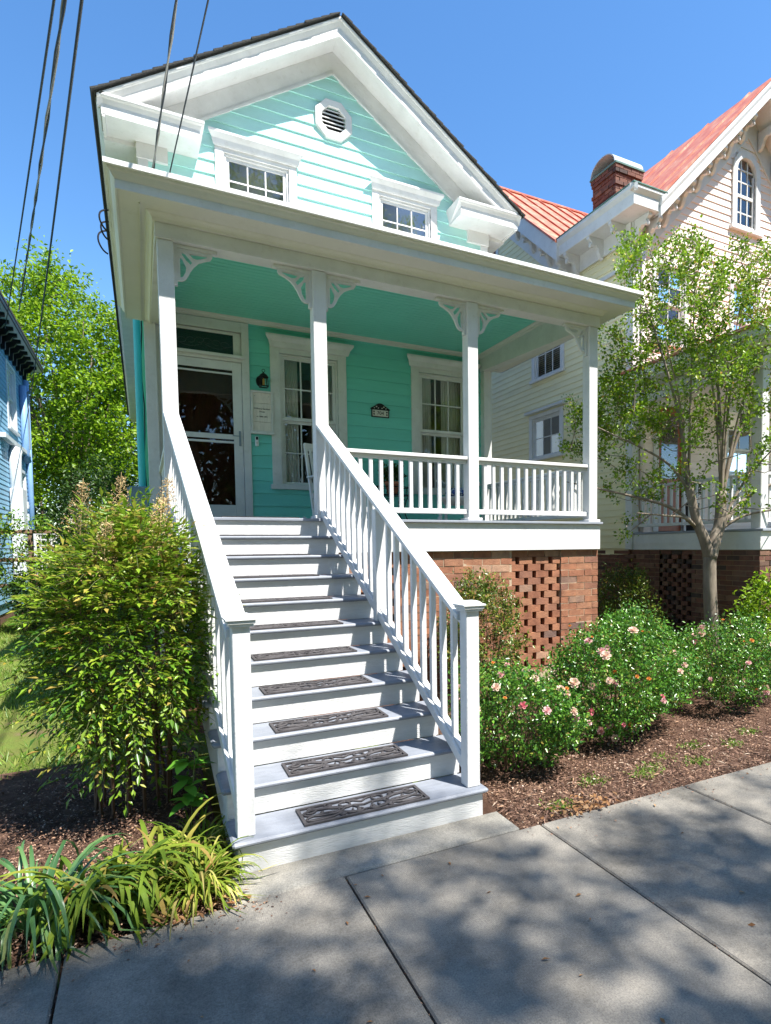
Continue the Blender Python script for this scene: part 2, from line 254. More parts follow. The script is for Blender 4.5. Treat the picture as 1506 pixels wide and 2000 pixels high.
# ------------------------------------------------------------ mesh helpers
class MB:
    def __init__(s): s.v = []; s.f = []
    def add(s, vs, fs):
        o = len(s.v); s.v += [tuple(p) for p in vs]; s.f += [tuple(i+o for i in f) for f in fs]; return s
    def box(s, x0, x1, y0, y1, z0, z1):
        return s.hexa([(x0, y0, z0), (x1, y0, z0), (x1, y1, z0), (x0, y1, z0), (x0, y0, z1), (x1, y0, z1), (x1, y1, z1), (x0, y1, z1)])
    def hexa(s, p): return s.add(p, [(3, 2, 1, 0), (4, 5, 6, 7), (0, 1, 5, 4), (1, 2, 6, 5), (2, 3, 7, 6), (3, 0, 4, 7)])
    def bar(s, p, q, w, h, up=(0, 0, 1)):
        p = Vector(p); q = Vector(q); d = (q-p).normalized(); u = Vector(up); a = d.cross(u).normalized()*w/2; b = a.cross(d).normalized()*h/2
        return s.hexa([p-a-b, p+a-b, q+a-b, q-a-b, p-a+b, p+a+b, q+a+b, q-a+b])
    def tube(s, pts, r, n=6, cap=True):
        pts = [Vector(p) for p in pts]; k = len(pts); rs = r if isinstance(r, (list, tuple)) else [r]*k
        base = len(s.v); pu = None
        for i, p in enumerate(pts):
            d = (pts[min(i+1, k-1)]-pts[max(i-1, 0)])
            if d.length < 1e-9: d = Vector((0, 0, 1))
            d.normalize()
            if pu is None:
                pu = d.orthogonal().normalized()
            pu = (pu-d*pu.dot(d));
            if pu.length < 1e-6: pu = d.orthogonal()
            pu.normalize(); w = d.cross(pu)
            for j in range(n):
                a = 2*math.pi*j/n; q = p+(pu*math.cos(a)+w*math.sin(a))*rs[i]; s.v.append((q.x, q.y, q.z))
        for i in range(k-1):
            for j in range(n):
                a = base+i*n+j; b = base+i*n+(j+1) % n; s.f.append((a, b, b+n, a+n))
        if cap:
            s.f.append(tuple(base+j for j in range(n-1, -1, -1))); s.f.append(tuple(base+(k-1)*n+j for j in range(n)))
        return s
    def sweep(s, prof, o, d, u, v, pl0, pl1):
        """profile (a,b) -> o+a*u+b*v, slid along d to plane0 / plane1 given as (normal, const)"""
        o = Vector(o); d = Vector(d).normalized(); u = Vector(u); v = Vector(v); n = len(prof); vs = []
        for nn, c in (pl0, pl1):
            nn = Vector(nn); dn = nn.dot(d)
            for a, b in prof:
                p = o+u*a+v*b; vs.append(p+d*((c-nn.dot(p))/dn))
        fs = [(i, (i+1) % n, n+(i+1) % n, n+i) for i in range(n)]
        fs += [tuple(range(n-1, -1, -1)), tuple(range(n, 2*n))]
        return s.add(vs, fs)
    def prism(s, poly, axis, a0, a1):
        mk = {'x': lambda a, p: (a, p[0], p[1]), 'y': lambda a, p: (p[0], a, p[1]), 'z': lambda a, p: (p[0], p[1], a)}[axis]
        n = len(poly); vs = [mk(a0, p) for p in poly]+[mk(a1, p) for p in poly]
        return s.add(vs, [(i, (i+1) % n, n+(i+1) % n, n+i) for i in range(n)]+[tuple(range(n-1, -1, -1)), tuple(range(n, 2*n))])
    def lathe(s, c, prof, n=16):
        base = len(s.v)
        for r, z in prof:
            for j in range(n):
                a = 2*math.pi*j/n; s.v.append((c[0]+r*math.cos(a), c[1]+r*math.sin(a), c[2]+z))
        for i in range(len(prof)-1):
            for j in range(n):
                a = base+i*n+j; b = base+i*n+(j+1) % n; s.f.append((a, b, b+n, a+n))
        return s
    def mesh(s, name, mat, smooth=False, fix=True):
        me = bpy.data.meshes.new(name); me.from_pydata(s.v, [], s.f)
        if fix:
            import bmesh
            bm = bmesh.new(); bm.from_mesh(me); bmesh.ops.recalc_face_normals(bm, faces=bm.faces); bm.to_mesh(me); bm.free()
        if mat: me.materials.append(mat)
        if smooth: me.polygons.foreach_set('use_smooth', [True]*len(me.polygons))
        return me
    def build(s, name, mat, parent=None, bevel=0.0, smooth=False, stuff=False):
        o = link(name, s.mesh(name, mat, smooth), parent)
        if bevel:
            b = o.modifiers.new('bevel', 'BEVEL'); b.width = bevel; b.segments = 1; b.limit_method = 'ANGLE'; b.angle_limit = R(40)
        if stuff: o['kind'] = 'stuff'
        return o
def root_loc(p):
    v = Vector((0, 0, 0))
    while p is not None:
        v += p.location if p.parent is None else Vector((0, 0, 0)); p = p.parent
    return v
def link(name, data, parent=None):
    o = bpy.data.objects.new(name, data); col.objects.link(o)
    if parent is not None:
        o.parent = parent
        if parent.parent is None: o.matrix_parent_inverse = Matrix.Translation(-parent.location)
    return o
def tag(o, label, cat, group=None):
    o['label'] = label; o['category'] = cat
    if group: o['group'] = group
    return o
def thing(name, loc, label, cat, group=None):
    o = bpy.data.objects.new(name, None); col.objects.link(o); o.location = loc; o.empty_display_size = 0.2
    return tag(o, label, cat, group)
def struct(o): o['kind'] = 'structure'; return o
def B(x0, x1, y0, y1, z0, z1, name, mat, parent, bevel=0.003):
    return MB().box(x0, x1, y0, y1, z0, z1).build(name, mat, parent, bevel)
def np_mesh(name, V, F, mat, smooth=False):
    """V (n,3), F (m,k) fast mesh"""
    me = bpy.data.meshes.new(name); V = np.asarray(V, np.float32); F = np.asarray(F, np.int32); k = F.shape[1]
    me.vertices.add(len(V)); me.vertices.foreach_set('co', V.ravel()); me.loops.add(F.size); me.loops.foreach_set('vertex_index', F.ravel())
    me.polygons.add(len(F)); me.polygons.foreach_set('loop_start', np.arange(0, F.size, k, dtype=np.int32)); me.polygons.foreach_set('loop_total', np.full(len(F), k, np.int32))
    if smooth: me.polygons.foreach_set('use_smooth', np.ones(len(F), bool))
    me.update(calc_edges=True); me.validate()
    if mat: me.materials.append(mat)
    return me
def unit(a): return a/np.maximum(np.linalg.norm(a, axis=-1, keepdims=True), 1e-9)
def leaves(name, C, D, N, L, W, mat, fold=0.25):
    """folded pointed leaves: base C, direction D, normal N, length L, width W"""
    C = np.asarray(C); D = unit(np.asarray(D)); S = unit(np.cross(D, N)); N = np.cross(S, D); L = np.asarray(L)[:, None]; W = np.asarray(W)[:, None]
    a = C; t = C+D*L-N*L*0.08; l = C+D*L*0.45+S*W*0.5+N*W*fold; r = C+D*L*0.45-S*W*0.5+N*W*fold
    n = len(C); V = np.stack([a, l, t, r], 1).reshape(-1, 3); i = np.arange(n)[:, None]*4
    F = np.concatenate([i+np.array([[0, 1, 2]]), i+np.array([[0, 2, 3]])], 1).reshape(-1, 3)
    return np_mesh(name, V, F, mat)
def rdir(n): return unit(rng.normal(size=(n, 3)))

# ------------------------------------------------------------ ground, walks
def ground():
    g = MB(); g.add([(-900, -900, -0.06), (900, -900, -0.06), (900, 900, -0.06), (-900, 900, -0.06)], [(0, 1, 2, 3)])
    struct(g.build('ground', LAWN))
    # sidewalk slabs
    base = MB().box(-16, 24, -2.10, -0.25, -0.30, -0.035).build('sidewalk', SOIL); struct(base)
    xs = [-0.60+1.22*i for i in range(-8, 16)]
    for x in xs:
        j = 0.006
        MB().box(x+j, x+1.22-j, -2.08, -0.235+random.uniform(-.006, .006), -0.12, random.uniform(-0.003, 0.003)).build('slab', CONC, base, 0.008)
    pad = MB().box(0.04, 1.70, -0.225, 0.04, -0.12, 0.004).build('landing_pad', CONC2, None, 0.01); struct(pad)
    rd = MB().box(-200, 200, -13.5, -4.2, -0.4, -0.14).build('road', ROADM); struct(rd)
    kb = MB().box(-60, 60, -4.2, -4.05, -0.4, -0.015).build('kerb', CONC, None, 0.015); struct(kb)
    # mulch beds : undulating sheets
    def sheet(name, x0, x1, y0, y1, z, amp, mat, step=0.06):
        nx = int((x1-x0)/step); ny = int((y1-y0)/step)
        X, Y = np.meshgrid(np.linspace(x0, x1, nx), np.linspace(y0, y1, ny))
        Z = z(X, Y)+amp*(np.sin(X*5.1+1.3*np.sin(Y*3))*np.sin(Y*4.3+X)+0.5*np.sin(X*13)*np.sin(Y*11+2))+rng.normal(0, amp*0.25, X.shape)
        V = np.stack([X, Y, Z], -1).reshape(-1, 3); i = (np.arange(ny-1)[:, None]*nx+np.arange(nx-1)[None]).ravel()
        F = np.stack([i, i+1, i+1+nx, i+nx], 1)
        return struct(link(name, np_mesh(name, V, F, mat, True)))
    edge = lambda X, Y: np.where(Y < 0.1, -0.025+0.08*(Y+0.25), 0.0)
    sheet('mulch_bed_right', 1.56, 9.0, -0.242, 2.85, lambda X, Y: edge(X, Y)+0.01*np.clip(Y, 0, 2)-0.07*((X < 1.74) & (Y < .06)), 0.010, SOIL)
    sheet('mulch_bed_left', -5.0, 0.10, -0.242, 2.4, lambda X, Y: edge(X, Y)-0.012+0.0*Y, 0.010, SOIL)
    # bark chips
    def chips(name, n, fx, fy, zf, s0=0.012, s1=0.045):
        x = fx(n); y = fy(n); C = np.stack([x, y, zf(x, y)+rng.uniform(0.0, 0.018, n)], 1)
        D = rdir(n); D[:, 2] *= 0.3; N = np.tile([0, 0, 1.0], (n, 1))+rng.normal(0, 0.35, (n, 3)); L = rng.uniform(s0, s1, n)
        o = link(name, leaves(name, C, D, N, L, L*rng.uniform(0.25, 0.6, n), CHIP, 0.1)); o['kind'] = 'stuff'
        return o
    zf = lambda x, y: np.where(y < 0.1, -0.02+0.08*(y+0.25), 0.006)
    c = chips('bark_mulch', 42000, lambda n: 1.71+6.0*rng.beta(1, 1.6, n), lambda n: -0.24+2.6*rng.beta(0.9, 1.5, n), zf, 0.006, 0.024)
    tag(c, 'brown bark chips covering the rose bed right of the steps', 'mulch')
    c = chips('leaf_litter', 26000, lambda n: -2.6+2.68*rng.beta(1.5, 1, n), lambda n: -0.24+2.4*rng.beta(0.9, 1.4, n), zf, 0.006, 0.026)
    tag(c, 'dark bark litter in the bed left of the steps', 'mulch')
    # dry leaves against the walk
    n = 90; C = np.stack([rng.normal(2.2, 0.12, n), rng.normal(-0.19, 0.05, n), np.full(n, 0.012)+rng.uniform(0, .02, n)], 1)
    n2 = 60; C2 = np.stack([rng.uniform(-0.3, 0.15, n2), rng.uniform(-0.30, -0.12, n2), np.full(n2, 0.008)+rng.uniform(0, .02, n2)], 1)
    C = np.concatenate([C, C2]); n += n2; D = rdir(n); D[:, 2] *= .3
    o = link('dry_leaf_drift', leaves('dry_leaf_drift', C, D, np.tile([0, 0, 1.], (n, 1))+rng.normal(0, .4, (n, 3)), rng.uniform(.02, .06, n), rng.uniform(.012, .03, n), DEAD)); o['kind'] = 'stuff'
    tag(o, 'curled brown dry leaves drifted along the sidewalk edge', 'dry leaves')
    # grass
    def grass(name, n, x0, x1, y0, y1, h0, h1, label, dens=0.42, zb=-0.06):
        x = rng.uniform(x0, x1, n*3); y = rng.uniform(y0, y1, n*3)
        k = np.sin(x*2.3+np.sin(y*1.1)*2)*np.sin(y*1.7+x*.6)+rng.normal(0, .45, n*3); sel = k > (0.5-dens); x = x[sel][:n]; y = y[sel][:n]; n = len(x)
        C = np.stack([x, y, np.full(n, zb)], 1); D = rng.normal(0, .55, (n, 3)); D[:, 2] = 1
        L = rng.uniform(h0, h1, n)
        o = link(name, leaves(name, C, D, rdir(n), L, np.full(n, .009)+L*.03, L_GRASS, 0)); o['kind'] = 'stuff'
        return tag(o, label, 'grass')
    grass('side_lawn', 30000, -5.5, -0.3, 2.2, 17, 0.05, 0.11, 'thin sunny lawn left of the turquoise house')
    grass('lawn_strip', 22000, 4.6, 7.5, 1.6, 5.5, 0.06, 0.13, 'green lawn strip between the two houses', 0.9, 0.0)
    cs = np.array([(2.55, .12), (2.95, .02), (3.1, .10), (3.3, .22), (3.75, .30), (4.1, .18), (4.5, .32), (2.1, -.1), (3.5, .05), (4.8, .1)]); n = 1700; k = rng.integers(0, len(cs), n)
    C = np.stack([cs[k, 0]+rng.normal(0, .055, n), cs[k, 1]+rng.normal(0, .04, n), np.full(n, .004)], 1); D = rng.normal(0, .8, (n, 3)); D[:, 2] = .6; L = rng.uniform(.012, .04, n)
    o = link('bed_weeds', leaves('bed_weeds', C, D, rdir(n), L, L*.45, L_GRASS)); o['kind'] = 'stuff'; tag(o, 'small green weed tufts sprouting in the mulch', 'weeds')
    n = 420; y = -.235-np.abs(rng.normal(0, .10, n)); x = rng.uniform(1.7, 6, n); C = np.stack([x, y, np.full(n, .006)], 1); k = n//2; C[:k, 0] = rng.uniform(-1.2, .3, k); L = rng.uniform(.006, .022, n); D = rdir(n); D[:, 2] *= .1
    o = link('spilled_chips', leaves('spilled_chips', C, D, np.tile([0, 0, 1.], (n, 1))+rng.normal(0, .2, (n, 3)), L, L*.5, CHIP, .1)); o['kind'] = 'stuff'; tag(o, 'bark bits spilled onto the sidewalk edge', 'mulch')
    n = 46; C = np.stack([rng.uniform(-.5, 4.5, n), rng.uniform(-1.9, -.3, n), np.full(n, .007)], 1); D = rdir(n); D[:, 2] *= .1; L = rng.uniform(.012, .04, n)
    o = link('walk_litter', leaves('walk_litter', C, D, np.tile([0, 0, 1.], (n, 1))+rng.normal(0, .25, (n, 3)), L, L*.45, DEAD, .2)); o['kind'] = 'stuff'; tag(o, 'few tiny dry leaves scattered on the sidewalk', 'dry leaves')
    n = 2600; x = 1.72+5*rng.beta(1, 1.6, n); y = -.22+2*rng.beta(.9, 1.7, n); C = np.stack([x, y, .02+rng.uniform(0, .012, n)], 1); D = rdir(n); D[:, 2] *= .2; L = rng.uniform(.03, .075, n)
    o = link('bark_shreds', leaves('bark_shreds', C, D, np.tile([0, 0, 1.], (n, 1))+rng.normal(0, .4, (n, 3)), L, L*.14, CHIP, .1)); o['kind'] = 'stuff'; tag(o, 'long bark shreds among the chips of the rose bed', 'mulch')
    n = 120; C = np.stack([rng.uniform(1.9, 4.6, n), rng.uniform(.1, .7, n), np.full(n, .024)], 1); D = rdir(n); D[:, 2] *= .2; L = rng.uniform(.012, .026, n)
    o = link('fallen_petals', leaves('fallen_petals', C, D, np.tile([0, 0, 1.], (n, 1))+rng.normal(0, .3, (n, 3)), L, L*.8, PET[1], .2)); o['kind'] = 'stuff'; tag(o, 'pale fallen rose petals under the bushes', 'petals')
    n = 500; xs_ = np.array([-.60, .62, 1.84, 3.06, 4.28])[rng.integers(0, 5, n)]; C = np.stack([xs_+rng.normal(0, .006, n), rng.uniform(-2.05, -.25, n), rng.uniform(-.02, .001, n)], 1); L = rng.uniform(.004, .012, n)
    o = link('joint_grit', leaves('joint_grit', C, rdir(n), rdir(n), L, L*.7, CHIP, .1)); o['kind'] = 'stuff'; tag(o, 'grit and crumbs caught in the sidewalk joints', 'grit')
    tw = MB()
    for _ in range(70):
        x, y = random.uniform(1.75, 5), random.uniform(-.2, .7); a = random.uniform(0, 6.3); l = random.uniform(.04, .14); tw.tube([(x, y, .012), (x+l*.5*math.cos(a), y+l*.5*math.sin(a), .02), (x+l*math.cos(a+.2), y+l*math.sin(a+.2), .012)], .0022, 4)
    o = tw.build('fallen_twigs', STEM, stuff=True); tag(o, 'thin brown twigs lying on the mulch', 'twigs')
    struct(B(4.4, 7.45, 1.4, 12, -0.2, 0.0, 'lawn_terrace', LAWN, None, 0))
ground()

# ------------------------------------------------------------ generic building pieces
def boards(parent, u0, u1, zb, zt, e, face, openings=(), lim=None, th=0.022, mat=None, name='clapboard', axis='x', out=-1):
    """lapped boards in the plane  axis='x': y=face ; axis='y': x=face.  out = direction the wall faces.  lim(z)->(lo,hi)"""
    z = zb; objs = []; rnd = random.Random(int(face*100)+int(zb*10))
    while z < zt-0.01:
        z1 = min(z+e, zt)
        cuts = sorted({z, z1} | {c for o in openings for c in (o[2], o[3]) if z+0.004 < c < z1-0.004})
        for za, zc in zip(cuts, cuts[1:]):
            la = lim(za) if lim else (u0, u1); lb = lim(zc) if lim else (u0, u1)
            segs = [(max(u0, la[0]), min(u1, la[1]), max(u0, lb[0]), min(u1, lb[1]))]
            for o in openings:
                if o[2] < zc-0.002 and o[3] > za+0.002:
                    ns = []
                    for a, b, c, d in segs:
                        if o[0] > a and o[0] < b: ns.append((a, o[0], min(c, o[0]), o[0]))
                        if o[1] < b and o[1] > a: ns.append((o[1], b, o[1], max(d, o[1])))
                        if o[0] >= b or o[1] <= a: ns.append((a, b, c, d))
                    segs = ns
            if rnd.random() < 0.45:
                ns = []
                for a, b, c, d in segs:
                    if b-a > 1.6 and a == c and b == d:
                        k = rnd.uniform(a+.5, b-.5); ns += [(a, k-.0012, a, k-.0012), (k+.0012, b, k+.0012, b)]
                    else: ns.append((a, b, c, d))
                segs = ns
            for a, b, c, d in segs:
                jit = rnd.uniform(-.0018, .0018)
                if b-a < 0.01 and d-c < 0.01: continue
                t0 = th-(th-0.005)*(za-z)/e+jit; t1 = th-(th-0.005)*(zc-z)/e
                zt_ = zc-0.0006 if zc == z1 else zc
                P = [(a, 0, za), (b, 0, za), (b, t0, za), (a, t0, za), (c, 0, zt_), (d, 0, zt_), (d, t1, zt_), (c, t1, zt_)]
                if axis == 'x': P = [(p[0], face+out*p[1], p[2]) for p in P]
                else: P = [(face+out*p[1], p[0], p[2]) for p in P]
                objs.append(MB().hexa(P).build(name, mat, parent))
        z = z1
    return objs
CROWN = [(0, 0), (0.0, -0.03), (-0.012, -0.045), (-0.03, -0.055), (-0.05, -0.085), (-0.06, -0.10), (-0.10, -0.10), (-0.10, 0)]
def hood(parent, x0, x1, z0, z1, y, name='hood', proj=0.09):
    """window head with crown: profile swept along x, returns at both ends as mitred short sweeps"""
    h = z1-z0; m = MB()
    prof = [(0, z1), (-proj, z1), (-proj, z1-.03), (-proj*.85, z1-.05), (-proj*.5, z1-h*.55), (-proj*.35, z0+.02), (-proj*.25, z0), (0, z0)]
    n = len(prof); vs = []
    for sx, xx in ((-1, x0), (1, x1)):
        for p, z in prof: vs.append((xx+sx*(-proj-p)*1.0 if False else xx-sx*(proj+p), y+p, z))
    m.add(vs, [(i, (i+1) % n, n+(i+1) % n, n+i) for i in range(n)]+[tuple(range(n-1, -1, -1)), tuple(range(n, 2*n))])
    return m.build(name, WHITE, parent)
def window(parent, gx0, gx1, z0, z1, y, cols, rows, cas=0.13, hoodz=None, hoodx=None, split=None, sill=True, curtain=True, name='window', trimmat=None):
    """double hung window in a wall facing -y.  g = sash opening"""
    tm = trimmat or WHITE; yc = y-0.035
    m = MB(); top = z1+cas*0.75
    m.box(gx0-cas, gx0, yc, y+.06, z0-.0, top); m.box(gx1, gx1+cas, yc, y+.06, z0-.0, top); m.box(gx0+.0005, gx1-.0005, yc+.001, y+.06, z1, top-.001)
    w = m.build(name, tm, parent, 0.003)
    # inner stop
    s = MB(); s.box(gx0+.001, gx0+.03, y-.01, y+.08, z0, z1); s.box(gx1-.03, gx1-.001, y-.01, y+.08, z0, z1); s.box(gx0+.03, gx1-.03, y-.009, y+.08, z1-.03, z1-.001); s.build('stop', tm, w, 0.002)
    if sill: B(gx0-cas-.03, gx1+cas+.03, y-.075, y+.08, z0-.07, z0-.002, 'sill', tm, w, .004)
    if hoodz: hood(w, hoodx[0], hoodx[1], hoodz[0], hoodz[1], yc-.002)
    zm = split if split is not None else (z0+z1)/2
    for (a, b, yy) in ((zm, z1-.03, y+.012), (z0, zm, y+.042)):
        f = MB(); x0, x1 = gx0+.032, gx1-.032; r = .042
        if b-a < 0.05: continue
        f.box(x0, x0+r, yy, yy+.028, a, b); f.box(x1-r, x1, yy, yy+.028, a, b); f.box(x0+r, x1-r, yy+.0005, yy+.028, b-r, b-.0005); f.box(x0+r, x1-r, yy+.0005, yy+.028, a+.0005, a+r*1.1)
        xs = [x0+r+(x1-x0-2*r)*i/cols for i in range(cols+1)]; zs = [a+r*1.1+(b-a-2.1*r)*i/rows for i in range(rows+1)]
        for x in xs[1:-1]: f.box(x-.009, x+.009, yy+.002, yy+.024, a+r, b-r)
        for z in zs[1:-1]: f.box(x0+r, x1-r, yy+.003, yy+.023, z-.009, z+.009)
        sh = f.build('sash', tm, w)
        for i in range(cols):
            for j in range(rows):
                t = [random.uniform(-.0016, .0016) for _ in range(3)]
                MB().add([(xs[i], yy+.012+t[0], zs[j]), (xs[i+1], yy+.012+t[1], zs[j]), (xs[i+1], yy+.012+t[2], zs[j+1]), (xs[i], yy+.012, zs[j+1])], [(0, 1, 2, 3)]).build('pane', GLASS, w)
    if curtain:
        for (a, b, ph) in ((gx0+.02, gx0+(gx1-gx0)*.34, 0.), (gx0+(gx1-gx0)*.58 if curtain == 2 else gx1-(gx1-gx0)*.2, gx1-.02, 1.)):
            n = 40; vs = []; fs = []
            for i in range(n):
                x = a+(b-a)*i/(n-1); yy = y+.16+.02*math.sin(i*1.1+ph)+.008*math.sin(i*2.7)
                vs += [(x, yy, z0-.05), (x, yy+.01, z1+.05)]
            fs = [(2*i, 2*i+2, 2*i+3, 2*i+1) for i in range(n-1)]
            MB().add(vs, fs).build('curtain', CURT, w, 0, True)
    return w

# ------------------------------------------------------------ the turquoise house
XL, XR, YW, XC = -0.13, 5.0, 5.70, 2.418
SL = 0.665                     # roof slope
ZF = 1.98                      # porch floor
YP = 2.89                      # front of posts
house = thing('house', (XC, 8, 0), 'turquoise clapboard house with white gable, porch and brick base', 'house')
def main_house():
    H = house
    # ---- openings: x0,x1,z0,z1
    W1 = (1.56, 2.41, 2.60, 4.46); W2 = (3.73, 4.58, 2.60, 4.46); DR = (0.085, 1.045, 2.02, 4.66)
    U1 = (0.885, 1.755, 5.75, 7.03); U2 = (3.105, 3.975, 5.75, 7.03)
    wall = MB().box(XL+.02, XR-.02, YW+.02, YW+.05, 1.2, 1.96).build('front_wall', TEAL, H)
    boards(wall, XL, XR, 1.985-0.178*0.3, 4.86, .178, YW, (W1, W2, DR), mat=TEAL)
    gl = lambda z: (XC-(8.62-z)/SL, XC+(8.62-z)/SL) if z > 6.9 else (XL, XR)
    gw = MB().box(XL+.02, XR-.02, YW+.02, YW+.05, 4.9, 5.2).build('gable_wall', TEALSUN, H)
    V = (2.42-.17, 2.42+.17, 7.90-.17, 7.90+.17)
    boards(gw, XL, XR, 5.10+.0075, 8.62, .1775, YW, (U1, U2, V), gl, 0.026, mat=TEALSUN)
    # left side wall boards, right wall, back
    lw = MB().box(XL+.02, XL+.05, YW+.06, 24, 1.2, 1.7).build('left_wall', TEAL, H)
    boards(lw, YW+.10, 24, 1.60, 7.1, .178, XL, mat=TEAL, axis='y')
    B(XR-.05, XR, YW+.06, 24, 1.2, 7.2, 'right_wall', GREYM, H); B(XL+.06, XR-.06, 23.9, 23.98, 1.2, 7.2, 'back_wall', TEAL, H)  # right wall is unseen, grey picked to cut its bounce onto the yellow house
    # rooms
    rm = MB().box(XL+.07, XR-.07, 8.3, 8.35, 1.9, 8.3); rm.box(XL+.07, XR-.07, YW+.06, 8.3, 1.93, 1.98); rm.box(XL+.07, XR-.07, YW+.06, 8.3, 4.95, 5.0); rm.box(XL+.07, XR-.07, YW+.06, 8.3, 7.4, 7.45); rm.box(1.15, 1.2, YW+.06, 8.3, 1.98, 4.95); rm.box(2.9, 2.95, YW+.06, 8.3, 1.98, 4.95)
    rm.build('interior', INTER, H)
    B(XL+.01, XR-.01, YW-.02, 24, 0.0, 1.2, 'foundation_core', BRICKD, H)
    # corner boards
    for x0, x1 in ((XL-.02, XL+.10), (XR-.115, XR+.015)):
        B(x0, x1, YW-.04, YW+.10, 4.9, 6.90, 'corner_board', WHITE, H)
    for x0, x1 in ((XL-.02, XL+.115), (XR-.13, XR+.015)):      # porch pilasters
        B(x0, x1, YW-.13, YW-.002, 1.985, 4.60, 'pilaster', WHITE, H)
    # capital blocks under the returns
    B(-.165, .20, YW-.06, YW+.08, 6.665, 6.852, 'capital_block', WHITE, H); B(4.63, 5.03, YW-.06, YW+.08, 6.665, 6.852, 'capital_block', WHITE, H)
    # windows
    window(H, W1[0], W1[1], W1[2], W1[3], YW, 3, 2, .13, (4.535, 4.69), (1.36, 2.635), curtain=2)
    window(H, W2[0], W2[1], W2[2], W2[3], YW, 3, 2, .13, (4.535, 4.69), (3.49, 4.82), curtain=2)
    window(H, U1[0], U1[1], U1[2], U1[3], YW, 3, 2, .11, (7.085, 7.25), (0.69, 1.95), curtain=False)
    window(H, U2[0], U2[1], U2[2], U2[3], YW, 3, 2, .11, (7.085, 7.25), (2.92, 4.17), curtain=False)
    for U in (U1, U2): MB().add([(U[0]-.05, YW+.2, U[2]), (U[1]+.05, YW+.2, U[2]), (U[1]+.05, YW+.2, U[3]+.1), (U[0]-.05, YW+.2, U[3]+.1)], [(0, 1, 2, 3)]).build('pane_reflection_sheet', PANEGREY, H)  # added grey sheets behind the upper panes, standing in for reflections
    # octagon vent
    def octo(r, c): return [(c[0]+r*math.cos(math.pi/8+i*math.pi/4), c[1]+r*math.sin(math.pi/8+i*math.pi/4)) for i in range(8)]
    a = octo(.295, (2.42, 7.90)); b = octo(.19, (2.42, 7.90)); m = MB(); n = 8; vs = []
    for y, po in ((YW-.055, a), (YW-.055, b), (YW+.05, a), (YW+.05, b)): vs += [(p[0], y, p[1]) for p in po]
    fs = []
    for i in range(8):
        j = (i+1) % 8; fs += [(i, j, 8+j, 8+i), (i, 16+i, 16+j, j), (8+i, 8+j, 24+j, 24+i)]
    v = m.add(vs, fs).build('gable_vent', WHITE, H, .006)
    MB().prism(b, 'y', YW+.055, YW+.06).build('backing', BLACK, v)
    for i in range(6):
        z = 7.90-.155+i*.056; hw = min(.175, .19*1.06-max(0, abs(z+.01-7.9)-.08)*1.0)
        MB().hexa([(2.42-hw, YW-.03, z), (2.42+hw, YW-.03, z), (2.42+hw, YW+.03, z+.03), (2.42-hw, YW+.03, z+.03), (2.42-hw, YW-.03, z+.014), (2.42+hw, YW-.03, z+.014), (2.42+hw, YW+.03, z+.044), (2.42-hw, YW+.03, z+.044)]).build('slat', WHITE, v)
    # ---- roof
    PK = 9.025; YF = 5.23; EX = 3.0; YB = 24.4; TH = .035
    d = Vector((1, 0, -SL)).normalized(); nrm = Vector((SL, 0, 1)).normalized()
    for s in (-1, 1):
        o = Vector((XC, YF, PK)); e = Vector((XC+s*EX, YF, PK-SL*EX)); dn = Vector((s*SL, 0, 1)).normalized()*TH
        sheath = MB().hexa([o, e, e+Vector((0, YB-YF, 0)), o+Vector((0, YB-YF, 0)), o+dn*.6, e+dn*.6, e+dn*.6+Vector((0, YB-YF, 0)), o+dn*.6+Vector((0, YB-YF, 0))]).build('roof', SHING, H)
        L = (e-o).length; dd = (e-o).normalized(); k = int(L/.14)
        for i in range(k+1):       # shingle courses, butts proud along the rake edge
            p = o+dd*(i*.14-.02 if i else 0); q = o+dd*min(L+.02, (i+1)*.14+.02); up = Vector((s*SL, 0, 1)).normalized()
            jit = random.uniform(-.012, .006); yo = YF-.03+jit
            MB().hexa([Vector((p.x, yo, p.z))+up*.022, Vector((q.x, yo, q.z))+up*.026, Vector((q.x, YB, q.z))+up*.026, Vector((p.x, YB, p.z))+up*.022,
                       Vector((p.x, yo, p.z))+up*.034, Vector((q.x, yo, q.z))+up*.052, Vector((q.x, YB, q.z))+up*.052, Vector((p.x, YB, p.z))+up*.034]).build('shingle_course', SHING, sheath)
        # rake crown + fascia + soffit + frieze, mitred at ridge plane x=XC
        dir_ = (e-o).normalized(); up = Vector((s*SL, 0, 1)).normalized(); out = Vector((0, -1, 0))
        pl0 = ((1, 0, 0), XC); endx = XC+s*(EX-.02); pl1 = ((1, 0, 0), endx)
        prof = [(-.10, -.003), (0.0, -.003), (0.0, -.02), (-.008, -.032), (-.02, -.036), (-.035, -.06), (-.052, -.085), (-.055, -.10), (-.10, -.10)]
        MB().sweep(prof, (XC, YF, PK), dir_, out, up, pl0, pl1).build('rake_crown', WHITE, H)
        MB().sweep([(-.056, -.101), (-.10, -.101), (-.10, -.185), (-.056, -.185)], (XC, YF, PK), dir_, out, up, pl0, ((1, 0, 0), XC+s*(EX-.06))).build('rake_fascia', WHITE, H)
        MB().sweep([(-.101, -.115), (-.475, -.115), (-.475, -.145), (-.101, -.145)], (XC, YF, PK), dir_, out, up, pl0, ((1, 0, 0), XC+s*(EX-.05))).build('rake_soffit', WHITE, H)
        MB().sweep([(-.42, -.147), (-.475, -.147), (-.475, -.40), (-.42, -.40)], (XC, YF, PK), dir_, out, up, pl0, ((1, 0, 0), XC+s*2.56)).build('rake_frieze', WHITE, H)
        MB().sweep([(-.405, -.385), (-.42, -.385), (-.42, -.415), (-.405, -.415)], (XC, YF, PK), dir_, out, up, pl0, ((1, 0, 0), XC+s*2.3)).build('rake_bead', WHITE, H)
